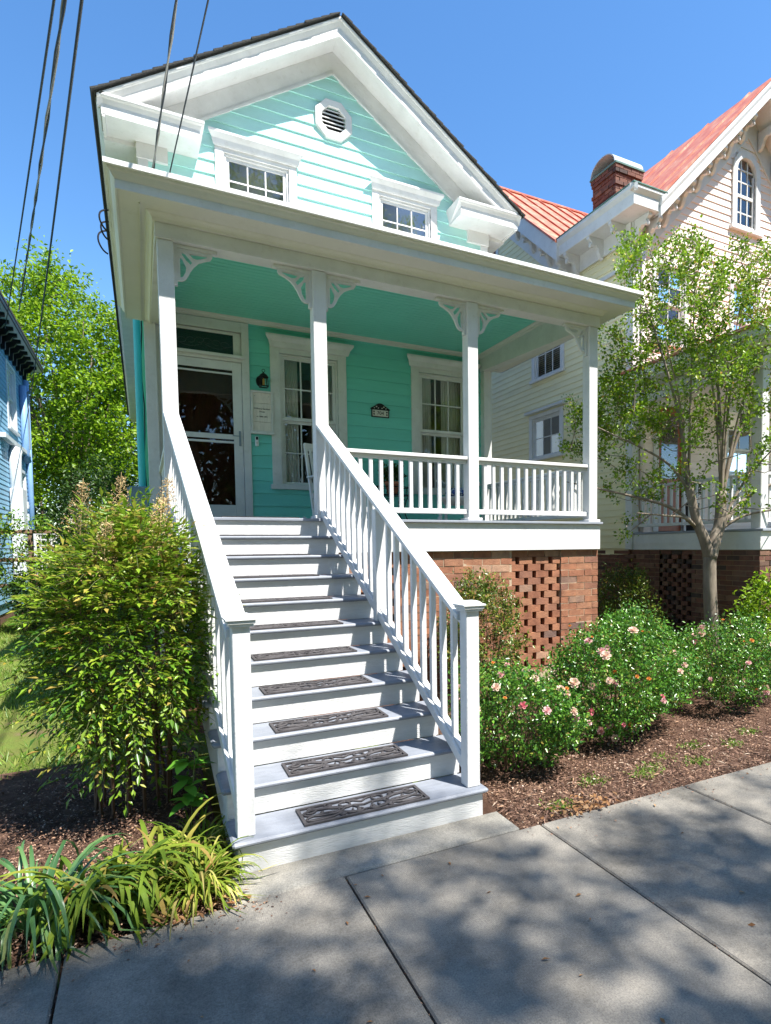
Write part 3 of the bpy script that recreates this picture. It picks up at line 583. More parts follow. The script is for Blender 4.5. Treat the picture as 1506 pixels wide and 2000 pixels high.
        # cornice return : box with crown, mitred at both ends
        xa, xb = (-.535, .615) if s < 0 else (4.255, 5.415)
        zt = 7.075; P = [(0, zt), (0, zt-.03), (.012, zt-.045), (.03, zt-.055), (.045, zt-.085), (.055, zt-.10), (.055, zt-.222), (.335, zt-.222), (.335, zt)]
        n = len(P); vs = [(xa+p, YF+p, z) for p, z in P[:-2]]+[(xa+.055, YW-.001, zt-.222), (xa, YW-.001, zt)]
        vs += [(xb-p, YF+p, z) for p, z in P[:-2]]+[(xb-.055, YW-.001, zt-.222), (xb, YW-.001, zt)]
        MB().add(vs, [(i, (i+1) % n, n+(i+1) % n, n+i) for i in range(n)]+[tuple(range(n-1, -1, -1)), tuple(range(n, 2*n))]).build('cornice_return', WHITE, H)
        # side eave : crown, fascia, soffit running back
        ex = XC+s*EX; ez = PK-SL*EX; sx = Vector((s, 0, 0)); zz = Vector((0, 0, 1)); a0 = ((0, 1, 0), YW+.0); a1 = ((0, 1, 0), YB-.05)
        MB().sweep([(-.01, .0), (-.10, .0), (-.10, -.20), (-.065, -.20), (-.065, -.12), (-.03, -.08), (-.01, -.05)], (ex, 0, ez), (0, 1, 0), sx, zz, ((0, 1, 0), YF+.06), a1).build('eave_crown', WHITE, H)
        MB().sweep([(-.066, -.165), (-.46, -.165), (-.46, -.23), (-.066, -.23)], (ex, 0, ez), (0, 1, 0), sx, zz, a0, a1).build('eave_soffit', WHITE, H)
        MB().sweep([(-.43, -.231), (-.47, -.231), (-.47, -.50), (-.43, -.50)], (ex, 0, ez), (0, 1, 0), sx, zz, ((0, 1, 0), YW+.09), a1).build('eave_frieze', WHITE, H)
    # gable backing behind soffit triangles
    # ---- porch deck, skirt
    pf = MB().box(XL-.02, XR+.02, YP-.07, YW-.03, ZF-.028, ZF).build('porch_floor', FLOORP, H, .004)
    m = MB().box(XL, XR, YP-.035, YP-.005, 1.633, ZF-.029).build('skirt_board', WHITE, H, .003)
    B(XR-.03, XR-.002, YP-.0, YW-.03, 1.633, ZF-.029, 'skirt_board', WHITE, H); B(XL+.002, XL+.03, YP-.0, YW-.03, 1.633, ZF-.029, 'skirt_board', WHITE, H)
    # ---- brick base of porch
    bw = MB(); yb = YP+.012
    LT = ((1.70, 2.42), (3.675, 4.41))
    xs0 = XL+.03
    for a, b in ((xs0+.004, 1.70), (2.42, 3.675), (4.41, XR-.004)): bw.box(a, b, yb+.005, yb+.10, -.1, 1.628)
    for a, b in LT: bw.box(a-.001, b+.001, yb+.03, yb+.10, -.1, .19); bw.box(a-.001, b+.001, yb+.03, yb+.10, 1.575, 1.628)
    bw.box(XR-.10, XR-.008, yb+.10, YW-.03, -.1, 1.628); bw.box(xs0+.006, xs0+.10, yb+.10, YW-.03, -.1, 1.628)
    fd = bw.build('brick_foundation', MORTAR, H)
    MB().box(xs0+.11, XR-.11, 3.7, 3.75, -.1, 1.63).build('crawl_space_wall', BRICKD, H)
    # brick mesh variants
    var = {}
    def brick(x0, x1, z0, y, bh=.0745, rest=None, depth=.09):
        key = (round((x1-x0)*50), bh)
        if rest is not None:
            rest.box(x0, x1, y+random.uniform(-.003, .003), y+depth, z0, z0+bh); return
        k = (key, random.randint(0, 2))
        if k not in var:
            mb = MB(); w = x1-x0; j = lambda: random.uniform(-.0025, .0025)
            mb.hexa([(j(), j(), j()), (w+j(), j(), j()), (w, depth, 0), (0, depth, 0), (j(), j(), bh+j()), (w+j(), j(), bh+j()), (w, depth, bh), (0, depth, bh)])
            me = mb.mesh('brick', BRICK); var[k] = me
        o = link('brick', var[k], fd); o.location = (x0, y+random.uniform(-.0035, .0035), z0); return o
    cand = []; ch = .0845; nc = int(1.625/ch); Lb = .252
    z0 = 1.628-nc*ch
    for r in range(nc+1):
        z = 1.628-ch*(r+1)+.0095 if True else 0
        z = 1.626-ch*(r+1)+.009
        if z < -.1: break
        off = (r % 2)*Lb/2
        for a, b in ((xs0, 1.70), (2.42, 3.675), (4.41, XR)):
            x = a-((a-XL+off) % Lb); 
            while x < b-.02:
                p, q = max(x, a), min(x+Lb-.010, b)
                if q-p > .03: cand.append((p, q, z, yb))
                x += Lb
        for a, b in LT:                 # pierced screen: stretchers with half brick gaps
            if z+.0745 > 1.575 or z < .19:
                x = a
                while x < b-.02:
                    cand.append((x, min(x+Lb-.01, b), z, yb+.022 if z > 1 else yb+.03)); x += Lb
                continue
            per = .245; x = a-per+(r % 2)*per/2
            while x < b-.02:
                p, q = max(x, a), min(x+per*.755, b)
                if q-p > .03: cand.append((p, q, z-.004, yb+.02, .0832))
                x += per
    # nearest / unhidden bricks become parts, the rest one joined part
    vis = [c for c in cand if c[0] > 1.45 and c[2] > .05]; vis.sort(key=lambda c: (-(c[0] > 2.3), c[0]-c[2]*2)); 
    vis.sort(key=lambda c: (Vector(((c[0]+c[1])/2, c[3], c[2]))-CAM).length-1.2*c[2])
    pick = set(id(c) for c in vis[:300]); rest = MB()
    for c in cand:
        if id(c) in pick: brick(*c)
        else: brick(*c, rest=rest)
    rb = rest.build('brick_courses', BRICK, fd, stuff=True)
    # ---- posts
    PX = [(-.0525, .08), (1.334, 1.467), (3.09, 3.223), (4.847, 4.98)]
    for i, (a, b) in enumerate(PX):
        p = B(a, b, YP, YP+.133, ZF+.035, 4.445, 'post', WHITE, H, .004)
        B(a-.03, b+.03, YP-.03, YP+.163, ZF+.0005, ZF+.034, 'plinth', WHITE, p, .006)
    # beam / frieze
    be = MB().box(-.07, 4.995, YP-.022, YP+.155, 4.447, 4.64).build('porch_beam', WHITE, H, .003)
    for x0, x1 in ((-.07, .083), (4.845, 4.995)):
        MB().hexa([(x0, YP+.156, 4.447), (x1, YP+.156, 4.447), (x1, YW-.025, 4.60), (x0, YW-.025, 4.60), (x0, YP+.156, 4.84), (x1, YP+.156, 4.84), (x1, YW-.025, 4.90), (x0, YW-.025, 4.90)]).build('side_beam', WHITE, H)
    B(.084, 4.844, YP+.10, YP+.154, 4.641, 4.86, 'inner_frieze', WHITE, H)
    MB().box(-.075, 5.0, YP-.028, YP-.023, 4.462, 4.474).build('beam_bead', WHITE, H)
    # eave all round the porch : strip, crown, fascia, soffit, bed mould. mitred hip corners
    x0, x1, y0, zt = -.41, 5.34, 2.51, 4.80
    def ring(prof, name, mat):
        n = len(prof); vs = []
        for (cx, sx, y, fy) in ((x0, 1, YW-.03, 0), (x0, 1, y0, 1), (x1, -1, y0, 1), (x1, -1, YW-.03, 0)):
            for p, z in prof: vs.append((cx+sx*p, y+fy*p, z))
        fs = []
        for k in range(3):
            for i in range(n): j = (i+1) % n; fs.append((k*n+i, k*n+j, (k+1)*n+j, (k+1)*n+i))
        fs += [tuple(range(n-1, -1, -1)), tuple(range(3*n, 4*n))]
        return MB().add(vs, fs).build(name, mat, H)
    ring([(-.026, zt-.028), (-.026, zt+.012), (.05, zt+.022), (.05, zt-.028)], 'roof_edge_strip', GUTTER)
    ring([(.0, zt-.029), (.004, zt-.045), (.018, zt-.052), (.03, zt-.075), (.045, zt-.092), (.05, zt-.098), (.07, zt-.098), (.07, zt-.029)], 'porch_crown', CREAM)
    ring([(.052, zt-.0985), (.052, zt-.172), (.07, zt-.172), (.07, zt-.0985)], 'porch_fascia', WHITE)
    ring([(.071, zt-.168), (.071, zt-.156), (.36, zt-.156), (.36, zt-.168)], 'porch_soffit', CREAM)
    ring([(.275, zt-.1685), (.285, zt-.18), (.305, zt-.19), (.318, zt-.205), (.325, zt-.225), (.352, zt-.225), (.352, zt-.1685)], 'bed_mould', CREAM)
    MB().box(-.185, -.175, y0+.20, YW-.05, 4.618, 4.631).build('soffit_vent_strip', CREAM, H)
    # hip roof skin
    zr = 5.55; rf = MB().add([(x0, y0, zt+.016), (x1, y0, zt+.016), (x1, YW-.03, zt+.016), (x0, YW-.03, zt+.016), (1.9, YW-.03, zr), (3.0, YW-.03, zr)], [(0, 1, 5, 4), (1, 2, 5), (0, 4, 3)]).build('porch_roof', GUTTER, H)
    # ceiling: beadboards (thin boards along x)
    cm = MB(); y = YP+.16
    while y < YW-.03: cm.box(.05, 4.87, y, min(y+.069, YW-.03), 4.860, 4.875); y += .08
    cm.box(.05, 4.87, YP+.16, YW-.03, 4.867, 4.89)
    cm.build('ceiling_boards', CEILT, H, stuff=True)
    prof = [(0, 4.861), (-.05, 4.861), (-.045, 4.845), (-.02, 4.83), (-.012, 4.805), (0, 4.80)]
    MB().sweep(prof, (0, YW-.024, 0), (1, 0, 0), (0, 1, 0), (0, 0, 1), ((1, 0, 0), .086), ((1, 0, 0), 4.842)).build('ceiling_mould', CREAM, H)
    for x, s in ((.084, -1), (4.844, 1)): MB().sweep(prof, (x, 0, 0), (0, 1, 0), (s, 0, 0), (0, 0, 1), ((0, 1, 0), YP+.16), ((0, 1, 0), YW-.08)).build('ceiling_mould', CREAM, H)
    # ---- fretwork brackets
    fret = {}
    def bracket(px, s):
        """s=+1 bracket to the right of post side at x=px"""
        zt_ = 4.445; y0_, y1_ = YP+.045, YP+.075
        g = MB()
        g.box(*sorted((px, px+s*.028)), y0_-.012, y1_+.012, zt_-.36, zt_-.001); g.box(*sorted((px+s*.0285, px+s*.37)), y0_-.012, y1_+.012, zt_-.03, zt_-.0015)
        bo = g.build('bracket', WHITE, H)
        if s not in fret:
            cu = bpy.data.curves.new('fret', 'CURVE'); cu.dimensions = '2D'; cu.fill_mode = 'BOTH'; cu.extrude = .013
            loops = [[(0, 0), (.345, 0), (.35, -.03), (.33, -.058), (.27, -.080), (.21, -.110), (.165, -.155), (.13, -.205), (.105, -.255), (.08, -.295), (.045, -.318), (0, -.32)],
                     [(.115, -.034), (.20, -.028), (.295, -.026), (.30, -.04), (.25, -.062), (.195, -.080), (.155, -.074)], [(.045, -.030), (.085, -.040), (.150, -.112), (.13, -.142), (.085, -.105), (.05, -.06)], [(.028, -.085), (.05, -.095), (.088, -.165), (.08, -.225), (.05, -.28), (.028, -.285)]]
            for lp in loops:
                sp = cu.splines.new('POLY'); sp.points.add(len(lp)-1); sp.use_cyclic_u = True
                for pt, (u, v) in zip(sp.points, lp): pt.co = (s*u, v, 0, 1)
            to = bpy.data.objects.new('tmp', cu); col.objects.link(to); bpy.context.view_layer.update()
            fret[s] = bpy.data.meshes.new_from_object(to.evaluated_get(bpy.context.evaluated_depsgraph_get())); bpy.data.objects.remove(to); fret[s].materials.clear(); fret[s].materials.append(WHITE); fret[s].name = 'fretwork'
        f = link('fretwork', fret[s], bo); f.location = (px+s*.029, (y0_+y1_)/2, zt_-.031); f.rotation_euler = (R(90), 0, 0); f.scale = (.86, .9, 1)
        return bo
    bracket(.081, 1); bracket(1.333, -1); bracket(1.468, 1); bracket(3.089, -1); bracket(3.224, 1); bracket(4.846, -1)
    # ---- porch rails
    def rail(p, q, n, name='railing'):
        p = Vector(p); q = Vector(q); d = (q-p).normalized()
        r = MB(); r.bar(p+Vector((0, 0, 2.695)), q+Vector((0, 0, 2.695)), .10, .038); r.bar(p+Vector((0, 0, 2.655)), q+Vector((0, 0, 2.655)), .04, .038); r.bar(p+Vector((0, 0, 2.085)), q+Vector((0, 0, 2.085)), .065, .055)
        ro = r.build(name, WHITE, H, .004)
        bal = MB(); bal.box(-.0185, .0185, -.0185, .0185, 2.1126, 2.6358); me = bal.mesh('baluster', WHITE)
        for i in range(n):
            b = link('baluster', me, ro); c = p+(q-p)*((i+1)/(n+1)); b.location = (c.x, c.y, random.uniform(-.0008, .0008)); b.rotation_euler = (0, 0, math.atan2(d.y, d.x)+random.uniform(-.02, .02))
    yr = YP+.066
    rail((1.468, yr, 0), (3.089, yr, 0), 13); rail((3.224, yr, 0), (4.846, yr, 0), 13)
    rail((.014, YP+.134, 0), (.014, YW-.131, 0), 20); rail((4.914, YP+.134, 0), (4.914, YW-.131, 0), 20)
    # ---- door
    x0, x1 = DR[0], DR[1]
    dr = MB(); dr.box(x0-.10, x0, YW-.04, YW+.07, ZF+.002, 4.795); dr.box(x1, x1+.10, YW-.04, YW+.07, ZF+.002, 4.795); dr.box(x0+.0005, x1-.0005, YW-.039, YW+.07, 4.66, 4.794); dr.box(x0+.0005, x1-.0005, YW-.03, YW+.07, 4.255, 4.31)
    D = dr.build('door_frame', WHITE, H, .003)
    B(x0-.03, x1+.045, YW-.085, YW-.041, 4.295, 4.335, 'transom_shelf', WHITE, D, .006)
    t = MB(); t.box(x0+.001, x0+.10, YW-.005, YW+.03, 4.311, 4.659); t.box(x1-.10, x1-.001, YW-.005, YW+.03, 4.311, 4.659); t.box(x0+.1, x1-.1, YW-.0045, YW+.03, 4.62, 4.659); t.box(x0+.1, x1-.1, YW-.0045, YW+.03, 4.311, 4.352); t.build('transom_sash', WHITE, D, .003)
    B(x0+.1, x1-.1, YW+.008, YW+.014, 4.352, 4.62, 'transom_glass', GLASSD, D, 0)
    et = MB()                    # etched swags in the transom
    cx = (x0+x1)/2
    for s in (-1, 1):
        for k in range(3): et.tube([(cx+s*(.05+.11*k)+.05*math.cos(a)*s, YW+.005, 4.50-.012*k+.035*math.sin(a)) for a in np.linspace(0, 5.2, 14)], .0025, 4)
        et.tube([(cx+s*u, YW+.005, 4.46-.05*math.sin(u*9)) for u in np.linspace(.02, .38, 16)], .0025, 4)
    et.build('transom_etching', ETCH, D)
    sd = MB(); ys = YW-.018; xa, xb = x0+.004, x1-.004
    sd.box(xa, xa+.12, ys, ys+.032, ZF+.02, 4.25); sd.box(xb-.12, xb, ys, ys+.032, ZF+.02, 4.25); sd.box(xa+.12, xb-.12, ys+.0005, ys+.032, 4.135, 4.2495); sd.box(xa+.12, xb-.12, ys+.0005, ys+.032, ZF+.0205, 2.29); sd.box(xa+.12, xb-.12, ys+.0005, ys+.032, 3.195, 3.262); sd.box(xa+.12, xb-.12, ys+.006, ys+.026, 3.14, 3.170); sd.box(xa+.12, xb-.12, ys+.006, ys+.026, 4.075, 4.10)
    S = sd.build('storm_door', WHITE, H, .004)
    B(xa+.118, xb-.118, ys+.014, ys+.019, 2.29, 3.196, 'lower_glass', GLASSD, S, 0); B(xa+.118, xb-.118, ys+.015, ys+.020, 3.26, 4.136, 'upper_glass', GLASSD, S, 0)
    hd = MB().box(.985, 1.012, ys-.012, ys-.0005, 3.11, 3.315); hd.tube([(.998, ys-.03, 3.245), (.96, ys-.04, 3.24), (.90, ys-.035, 3.243)], .006, 6); hd.tube([(.998, ys-.012, 3.245), (.998, ys-.032, 3.245)], .007, 6); hd.build('door_handle', GREYM, S)
    idr = MB().box(xa+.06, xb-.06, YW+.07, YW+.11, ZF, 4.22)
    for (a, b) in ((2.2, 2.75), (2.85, 3.15)):
        idr.box(xa+.18, cx-.04, YW+.058, YW+.0695, a, b); idr.box(cx+.04, xb-.18, YW+.058, YW+.0695, a, b)
    idr.build('inner_door', WOODD, H, .004)
    B(x0-.0, x1+.0, YW-.09, YW-.03, ZF+.0005, ZF+.022, 'threshold', GREYM, H, .004)
    # ---- left side details: drain pipe, meter box, service conduit
    dp = MB().tube([(XL-.10, YW+.55, 6.6), (XL-.10, YW+.55, 6.2), (XL-.10, YW+.55, 2.4), (XL-.10, YW+.55, 1.6)], .045, 10); dp.build('vent_pipe', PIPET, H, 0, True)
    mb = MB().box(XL-.26, XL-.03, YW+.42, YW+.72, 1.55, 2.55); mb.build('meter_box', GREYM, H, .01)
    mb2 = MB().box(XL-.30, XL-.03, YW+1.2, YW+1.45, 2.1, 2.6); mb2.lathe((XL-.33, YW+1.32, 2.3), [(0.001, .1), (.09, .1), (.09, -.1), (.001, -.1)], 12); mb2.build('electric_meter', GREYM, H, .006)
    cw = MB()
    cw.tube([(XL-.05+.015*math.sin(i*1.7), YW+.75+.02*math.sin(i), 6.5-i*.35) for i in range(13)], .009, 5); cw.tube([(XL-.06, YW+.95-.02*i, 4.9-i*.25) for i in range(9)], .007, 5)
    cw.build('side_cable', WIREM, H)
    lo = MB()
    for k, (cy, cz, r) in enumerate(((3.2, 4.72, .10), (3.35, 4.70, .085), (3.5, 4.66, .11))):
        lo.tube([(x0-.5-r*.9*math.sin(a)-.01*k, cy+.03*math.cos(a*2), cz-.06+r*math.cos(a)) for a in np.linspace(.2, 2.9, 14)], .008, 5)
    lo.v = [(v[0]-.085+.0, v[1], v[2]) for v in lo.v]; lo.v = [(v[0]+.09, v[1], v[2]) for v in lo.v]
    lo.build('cable_loop', WIREM, H)
main_house()

# ------------------------------------------------------------ front stairs
def stairs():
    S = thing('front_stairs', (0.87, 1.4, 0), 'white wooden front steps with grey treads and slatted handrails', 'stairs')
    K = -.055; run = .2829; rise = .18
    sh = lambda y: K*y
    for i in range(10):
        y = run*i; z = rise*(i+1); a, b = .105+sh(y), 1.62+sh(y)
        MB().box(a, b, y, y+run+.03, z-.03, z).build('tread', TREAD, S, .011)
        zb = z-rise if i else -.02
        MB().box(a+.03, b-.03, y+.03, y+.052, zb+.0005, z-.0305).build('riser', STAIRW, S, .002)
    y = run*10
    MB().box(.105+sh(y)+.03, 1.62+sh(y)-.03, y+.014, y+.022, 1.8005, ZF-.029).build('riser', STAIRW, S)
    # stringers
    for xb in (.15, 1.545):
        st = MB(); p = []
        for i in range(10): p += [(run*i+.053, rise*i if i else 0.0), (run*i+.053, rise*(i+1)-.031)]
        p += [(run*10+.0, rise*10-.031), (run*10+.0, 1.35), (.45, 0.0)]
        n = len(p); vs = [(xb+sh(q[0]), q[0], q[1]) for q in p]+[(xb+.03+sh(q[0]), q[0], q[1]) for q in p]
        st.add(vs, [(i, (i+1) % n, n+(i+1) % n, n+i) for i in range(n)]+[tuple(range(n-1, -1, -1)), tuple(range(n, 2*n))]).build('stringer', STAIRW, S)
    for xc0, xend in ((.183, .014), (1.545, 1.4005)):
        y0, y1 = .105, 2.885; xx = lambda y: xc0+(xend-xc0)*(y-y0)/(y1-y0)
        zt = lambda y: 1.235+(2.93-1.235)*(y-y0)/(y1-y0); zl = lambda y: .32+(2.075-.32)*(y-y0)/(y1-y0)
        # newel
        nw = MB().box(xc0-.045, xc0+.045, .06, .15, .1805, 1.285).build('newel_post', WHITE, S, .004)
        c = MB().box(xc0-.062, xc0+.062, .043, .167, 1.2855, 1.300); c.box(xc0-.070, xc0+.070, .035, .175, 1.3005, 1.318)
        c.hexa([(xc0-.078, .027, 1.3185), (xc0+.078, .027, 1.3185), (xc0+.078, .183, 1.3185), (xc0-.078, .183, 1.3185), (xc0-.045, .06, 1.348), (xc0+.045, .06, 1.348), (xc0+.045, .15, 1.348), (xc0-.045, .15, 1.348)]); c.hexa([(xc0-.078, .027, 1.3185), (xc0+.078, .027, 1.3185), (xc0+.078, .183, 1.3185), (xc0-.078, .183, 1.3185), (xc0-.078, .027, 1.330), (xc0+.078, .027, 1.330), (xc0+.078, .183, 1.330), (xc0-.078, .183, 1.330)])
        c.build('post_cap', WHITE, nw, .002)
        def slope(y0_, y1_, w, zf, t0, t1, name, bev=.004):
            a, b = xx(y0_), xx(y1_)
            return MB().hexa([(a-w/2, y0_, zf(y0_)+t0), (a+w/2, y0_, zf(y0_)+t0), (b+w/2, y1_, zf(y1_)+t0), (b-w/2, y1_, zf(y1_)+t0), (a-w/2, y0_, zf(y0_)+t1), (a+w/2, y0_, zf(y0_)+t1), (b+w/2, y1_, zf(y1_)+t1), (b-w/2, y1_, zf(y1_)+t1)]).build(name, WHITE, S, bev)
        ra = slope(.1505, y1, .125, zt, -.042, 0, 'handrail'); slope(.151, y1-.001, .05, zt, -.085, -.0425, 'handrail_fillet')
        lo = slope(.1505, y1, .075, zl, -.075, .0, 'bottom_rail')
        slope(.1505, y1, .035, zl, .0005, .02, 'bottom_fillet')
        # middle post
        ym = 1.50; xm = xx(ym)
        MB().box(xm-.044, xm+.044, ym-.044, ym+.044, 1.0805, zt(ym)-.09).build('middle_post', WHITE, S, .004)
        ys = [.15+(1.456-.15)*(k+1)/9.0 for k in range(8)]+[1.544+(2.885-1.544)*(k+1)/10.0 for k in range(9)]
        for y in ys:
            a = xx(y); w = .0185
            MB().hexa([(a-w, y-w, zl(y-w)+.0205), (a+w, y-w, zl(y-w)+.0205), (a+w, y+w, zl(y+w)+.0205), (a-w, y+w, zl(y+w)+.0205), (a-w, y-w, zt(y-w)-.0855), (a+w, y-w, zt(y-w)-.0855), (a+w, y+w, zt(y+w)-.0855), (a-w, y+w, zt(y+w)-.0855)]).build('baluster', WHITE, S, .002)
    return run, rise, sh
run, rise, shear = stairs()

# ------------------------------------------------------------ stair mats with scrollwork
def mats():
    w, h = .745, .225; fr = MB()
    for a, b, c, d in ((0, w, 0, .018), (0, w, h-.018, h), (0, .018, .018, h-.018), (w-.018, w, .018, h-.018)): fr.box(a, b, c, d, .001, .012)
    frm = fr.mesh('frame', RUBBER)
    sc = MB(); r = .0062
    def flat(pts): sc.tube([(p[0], p[1], .0075) for p in pts], r, 5)
    def spiral(cx, cy, r0, r1, a0, a1, n=22): return [(cx+(r0+(r1-r0)*t)*math.cos(a0+(a1-a0)*t), cy+(r0+(r1-r0)*t)*math.sin(a0+(a1-a0)*t)) for t in np.linspace(0, 1, n)]
    def blob(x, y): sc.lathe((x, y, 0.001), [(.0125, 0), (.0125, .008), (.008, .0125), (.0005, .0135)], 8)
    for s in (-1, 1):
        m = lambda pts: [(w/2+s*p[0], p[1]) for p in pts]
        ell = lambda cx, cy, a, b, rot, t0=0, t1=2*math.pi: [(cx+a*math.cos(t)*math.cos(rot)-b*math.sin(t)*math.sin(rot), cy+a*math.cos(t)*math.sin(rot)+b*math.sin(t)*math.cos(rot)) for t in np.linspace(t0, t1, 30)]
        flat(m(ell(.235, .125, .115, .045, .12))); flat(m(ell(.25, .07, .10, .034, -.1))); flat(m(ell(.10, .165, .032, .032, 0))); flat(m(ell(.095, .09, .06, .045, .6)))
        flat(m(spiral(.30, .175, .012, .045, 0, 5.5))); flat(m(spiral(.19, .185, .010, .030, 2, 8))); flat(m(spiral(.045, .06, .012, .04, 1, 7)))
        flat(m([(.0, .11), (.05, .13), (.12, .115), (.20, .155), (.30, .165)])); flat(m([(0, .05), (.06, .04), (.13, .07), (.2, .045), (.33, .05)])); flat(m([(0.0, .16), (.04, .19), (.09, .20)]))
        flat(m(spiral(.14, .05, .01, .028, 3, 9)))
        for x, y in ((.30, .175), (.19, .187), (.045, .06), (.14, .05), (.245, .12), (.095, .2), (.2, .09)): blob(w/2+s*x, y)
    scm = sc.mesh('scrollwork', RUBBER, True)
    ords = ['lowest', 'second', 'third', 'fourth', 'fifth', 'sixth', 'seventh', 'eighth', 'ninth', 'tenth']
    for i in range(10):
        y = run*i+.024; x = .478+shear(run*i)+random.uniform(-.008, .008); z = rise*(i+1)
        lab = 'black rubber scrollwork mat on the lowest step' if i == 0 else ('black rubber scrollwork mat on the tenth step, just below the porch' if i == 9 else 'black rubber scrollwork mat on the %s step from the bottom' % ords[i])
        t = thing('stair_mat', (x, y, z), lab, 'mat', 'rubber mats on the steps'); t.rotation_euler = (0, 0, random.uniform(-.012, .012))
        for nm, me in (('frame', frm), ('scrollwork', scm)):
            o = bpy.data.objects.new(nm, me); col.objects.link(o); o.parent = t
    # flat entry mat at the porch edge
    m = MB().box(0, .72, 0, .42, .001, .011).mesh('door_mat', RUBBER); o = link('door_mat', m); o.location = (.42, YP-.04, ZF); tag(o, 'thin dark mat on the porch floor at the top of the steps', 'mat')
mats()
# ------------------------------------------------------------ things on the porch
def text_mesh(name, s, size, mat):
    cu = bpy.data.curves.new(name, 'FONT'); cu.body = s; cu.size = size; cu.extrude = .0012; cu.align_x = 'CENTER'; cu.align_y = 'CENTER'
    o = bpy.data.objects.new('tmp', cu); col.objects.link(o); bpy.context.view_layer.update()
    me = bpy.data.meshes.new_from_object(o.evaluated_get(bpy.context.evaluated_depsgraph_get())); bpy.data.objects.remove(o); me.materials.clear(); me.materials.append(mat); me.name = name
    return me
def put_text(parent, s, size, x, y, z, mat, name='lettering'):
    o = link(name, text_mesh(name, s, size, mat), parent); o.location = (x, y, z); o.rotation_euler = (R(90), 0, 0); return o
def porch_things():
    yf = YW-.026
    # wall lantern
    t = thing('wall_lantern', (1.30, yf, 3.92), 'small black wall lantern between the door and the first window', 'lantern')
    cx, cy = 1.315, yf-.12
    MB().lathe((0, 0, 0), [(.001, 0), (.055, 0), (.055, .018), (.04, .028), (.001, .028)], 16)
    bk = MB(); bk.v = []; 
    for k in range(20): a = 2*math.pi*k/20; bk.v.append((1.285+.055*math.cos(a), yf, 4.03+.075*math.sin(a)))
    for k in range(20): a = 2*math.pi*k/20; bk.v.append((1.285+.05*math.cos(a), yf-.018, 4.03+.07*math.sin(a)))
    bk.f = [(k, (k+1) % 20, 20+(k+1) % 20, 20+k) for k in range(20)]+[tuple(range(20, 40))]; bk.build('backplate', BLACK, t)
    fr = MB()
    for sx in (-1, 1):
        for sy in (-1, 1): fr.bar((cx+sx*.045, cy+sy*.045, 4.06), (cx+sx*.052, cy+sy*.052, 3.93), .009, .009, (0, 1, 0))
    fr.box(cx-.056, cx+.056, cy-.056, cy+.056, 3.924, 3.934) if False else None
    for s in (-1, 1): fr.bar((cx-.055, cy+s*.052, 3.932), (cx+.055, cy+s*.052, 3.932), .012, .014); fr.bar((cx+s*.052, cy-.055, 3.932), (cx+s*.052, cy+.055, 3.932), .012, .0135)
    fr.lathe((cx, cy, 4.06), [(.068, 0), (.062, .012), (.045, .035), (.022, .052), (.01, .058), (.01, .07), (.001, .072)], 16); fr.tube([(cx, cy, 4.09), (cx, yf-.06, 4.10), (cx-.02, yf-.01, 4.06)], .008, 6)
    fr.tube([(cx+.02*math.cos(a), cy, 4.15+.02*math.sin(a)) for a in np.linspace(0, 2*math.pi, 14)], .004, 5)
    fr.build('cage', BLACK, t)
    MB().lathe((cx, cy, 3.95), [(.001, 0), (.016, 0), (.016, .075), (.006, .095), (.001, .1)], 10).build('candle_bulb', CLEARB, t, 0, True)
    # history board
    t = thing('history_board', (1.30, yf, 3.28), 'white framed wooden board with the house name beside the door', 'sign')
    for k, (a, b) in enumerate(((3.335, 3.46), (3.463, 3.72), (3.723, 3.865))): B(1.175, 1.425, yf-.022, yf-.002, a, b, 'board', PLAQ, t, .002)
    f = MB(); f.box(1.148, 1.452, yf-.05, yf-.0015, 3.866, 3.89); f.box(1.140, 1.460, yf-.05, yf-.0015, 3.29, 3.334); f.box(1.150, 1.1745, yf-.042, yf-.0015, 3.3345, 3.8655); f.box(1.4255, 1.450, yf-.042, yf-.0015, 3.3345, 3.8655)
    for z in (3.36, 3.58, 3.83):
        f.box(1.143, 1.1495, yf-.04, yf-.002, z-.03, z+.03); f.box(1.4505, 1.457, yf-.04, yf-.002, z-.03, z+.03)
    f.build('frame', WHITE, t, .003)
    put_text(t, 'William J Gardner', .030, 1.30, yf-.0235, 3.645, BLACK); put_text(t, 'House', .028, 1.30, yf-.0235, 3.605, BLACK); put_text(t, 'ca 1888-1891', .028, 1.30, yf-.0235, 3.535, BLACK)
    sc = MB()
    for x in (1.205, 1.395): sc.tube([(x, yf-.022, 3.82), (x, yf-.025, 3.82)], .005, 8)
    sc.build('screw', GREYM, t)
    # doorbell
    t = thing('doorbell', (1.22, yf, 3.12), 'small white camera doorbell below the history board', 'doorbell')
    B(1.197, 1.243, yf-.026, yf-.001, 3.12, 3.258, 'body', BELLW, t, .008); B(1.205, 1.235, yf-.029, yf-.0265, 3.21, 3.25, 'camera_window', BLACK, t, .003)
    MB().tube([(1.22, yf-.0262, 3.165), (1.22, yf-.030, 3.165)], .011, 14).build('button', SIGNW, t)
    # number sign
    t = thing('number_sign', (3.07, yf, 3.68), 'black arched house number sign reading 704', 'sign')
    m = MB(); pts = [(2.925, 3.685), (3.215, 3.685), (3.215, 3.80), (3.232, 3.805), (3.225, 3.82), (3.17, 3.85)]+[(3.07+.085*math.cos(a), 3.83+.07*math.sin(a)) for a in np.linspace(.55, math.pi-.55, 9)]+[(2.97, 3.85), (2.915, 3.82), (2.908, 3.805), (2.925, 3.80)]
    m.prism(pts, 'y', yf-.012, yf-.001); m.build('plate', BLACK, t, .002)
    B(2.942, 3.198, yf-.016, yf-.0125, 3.70, 3.795, 'face', SIGNW, t, .001)
    put_text(t, '704', .075, 3.07, yf-.018, 3.747, BLACK)
    o = MB()
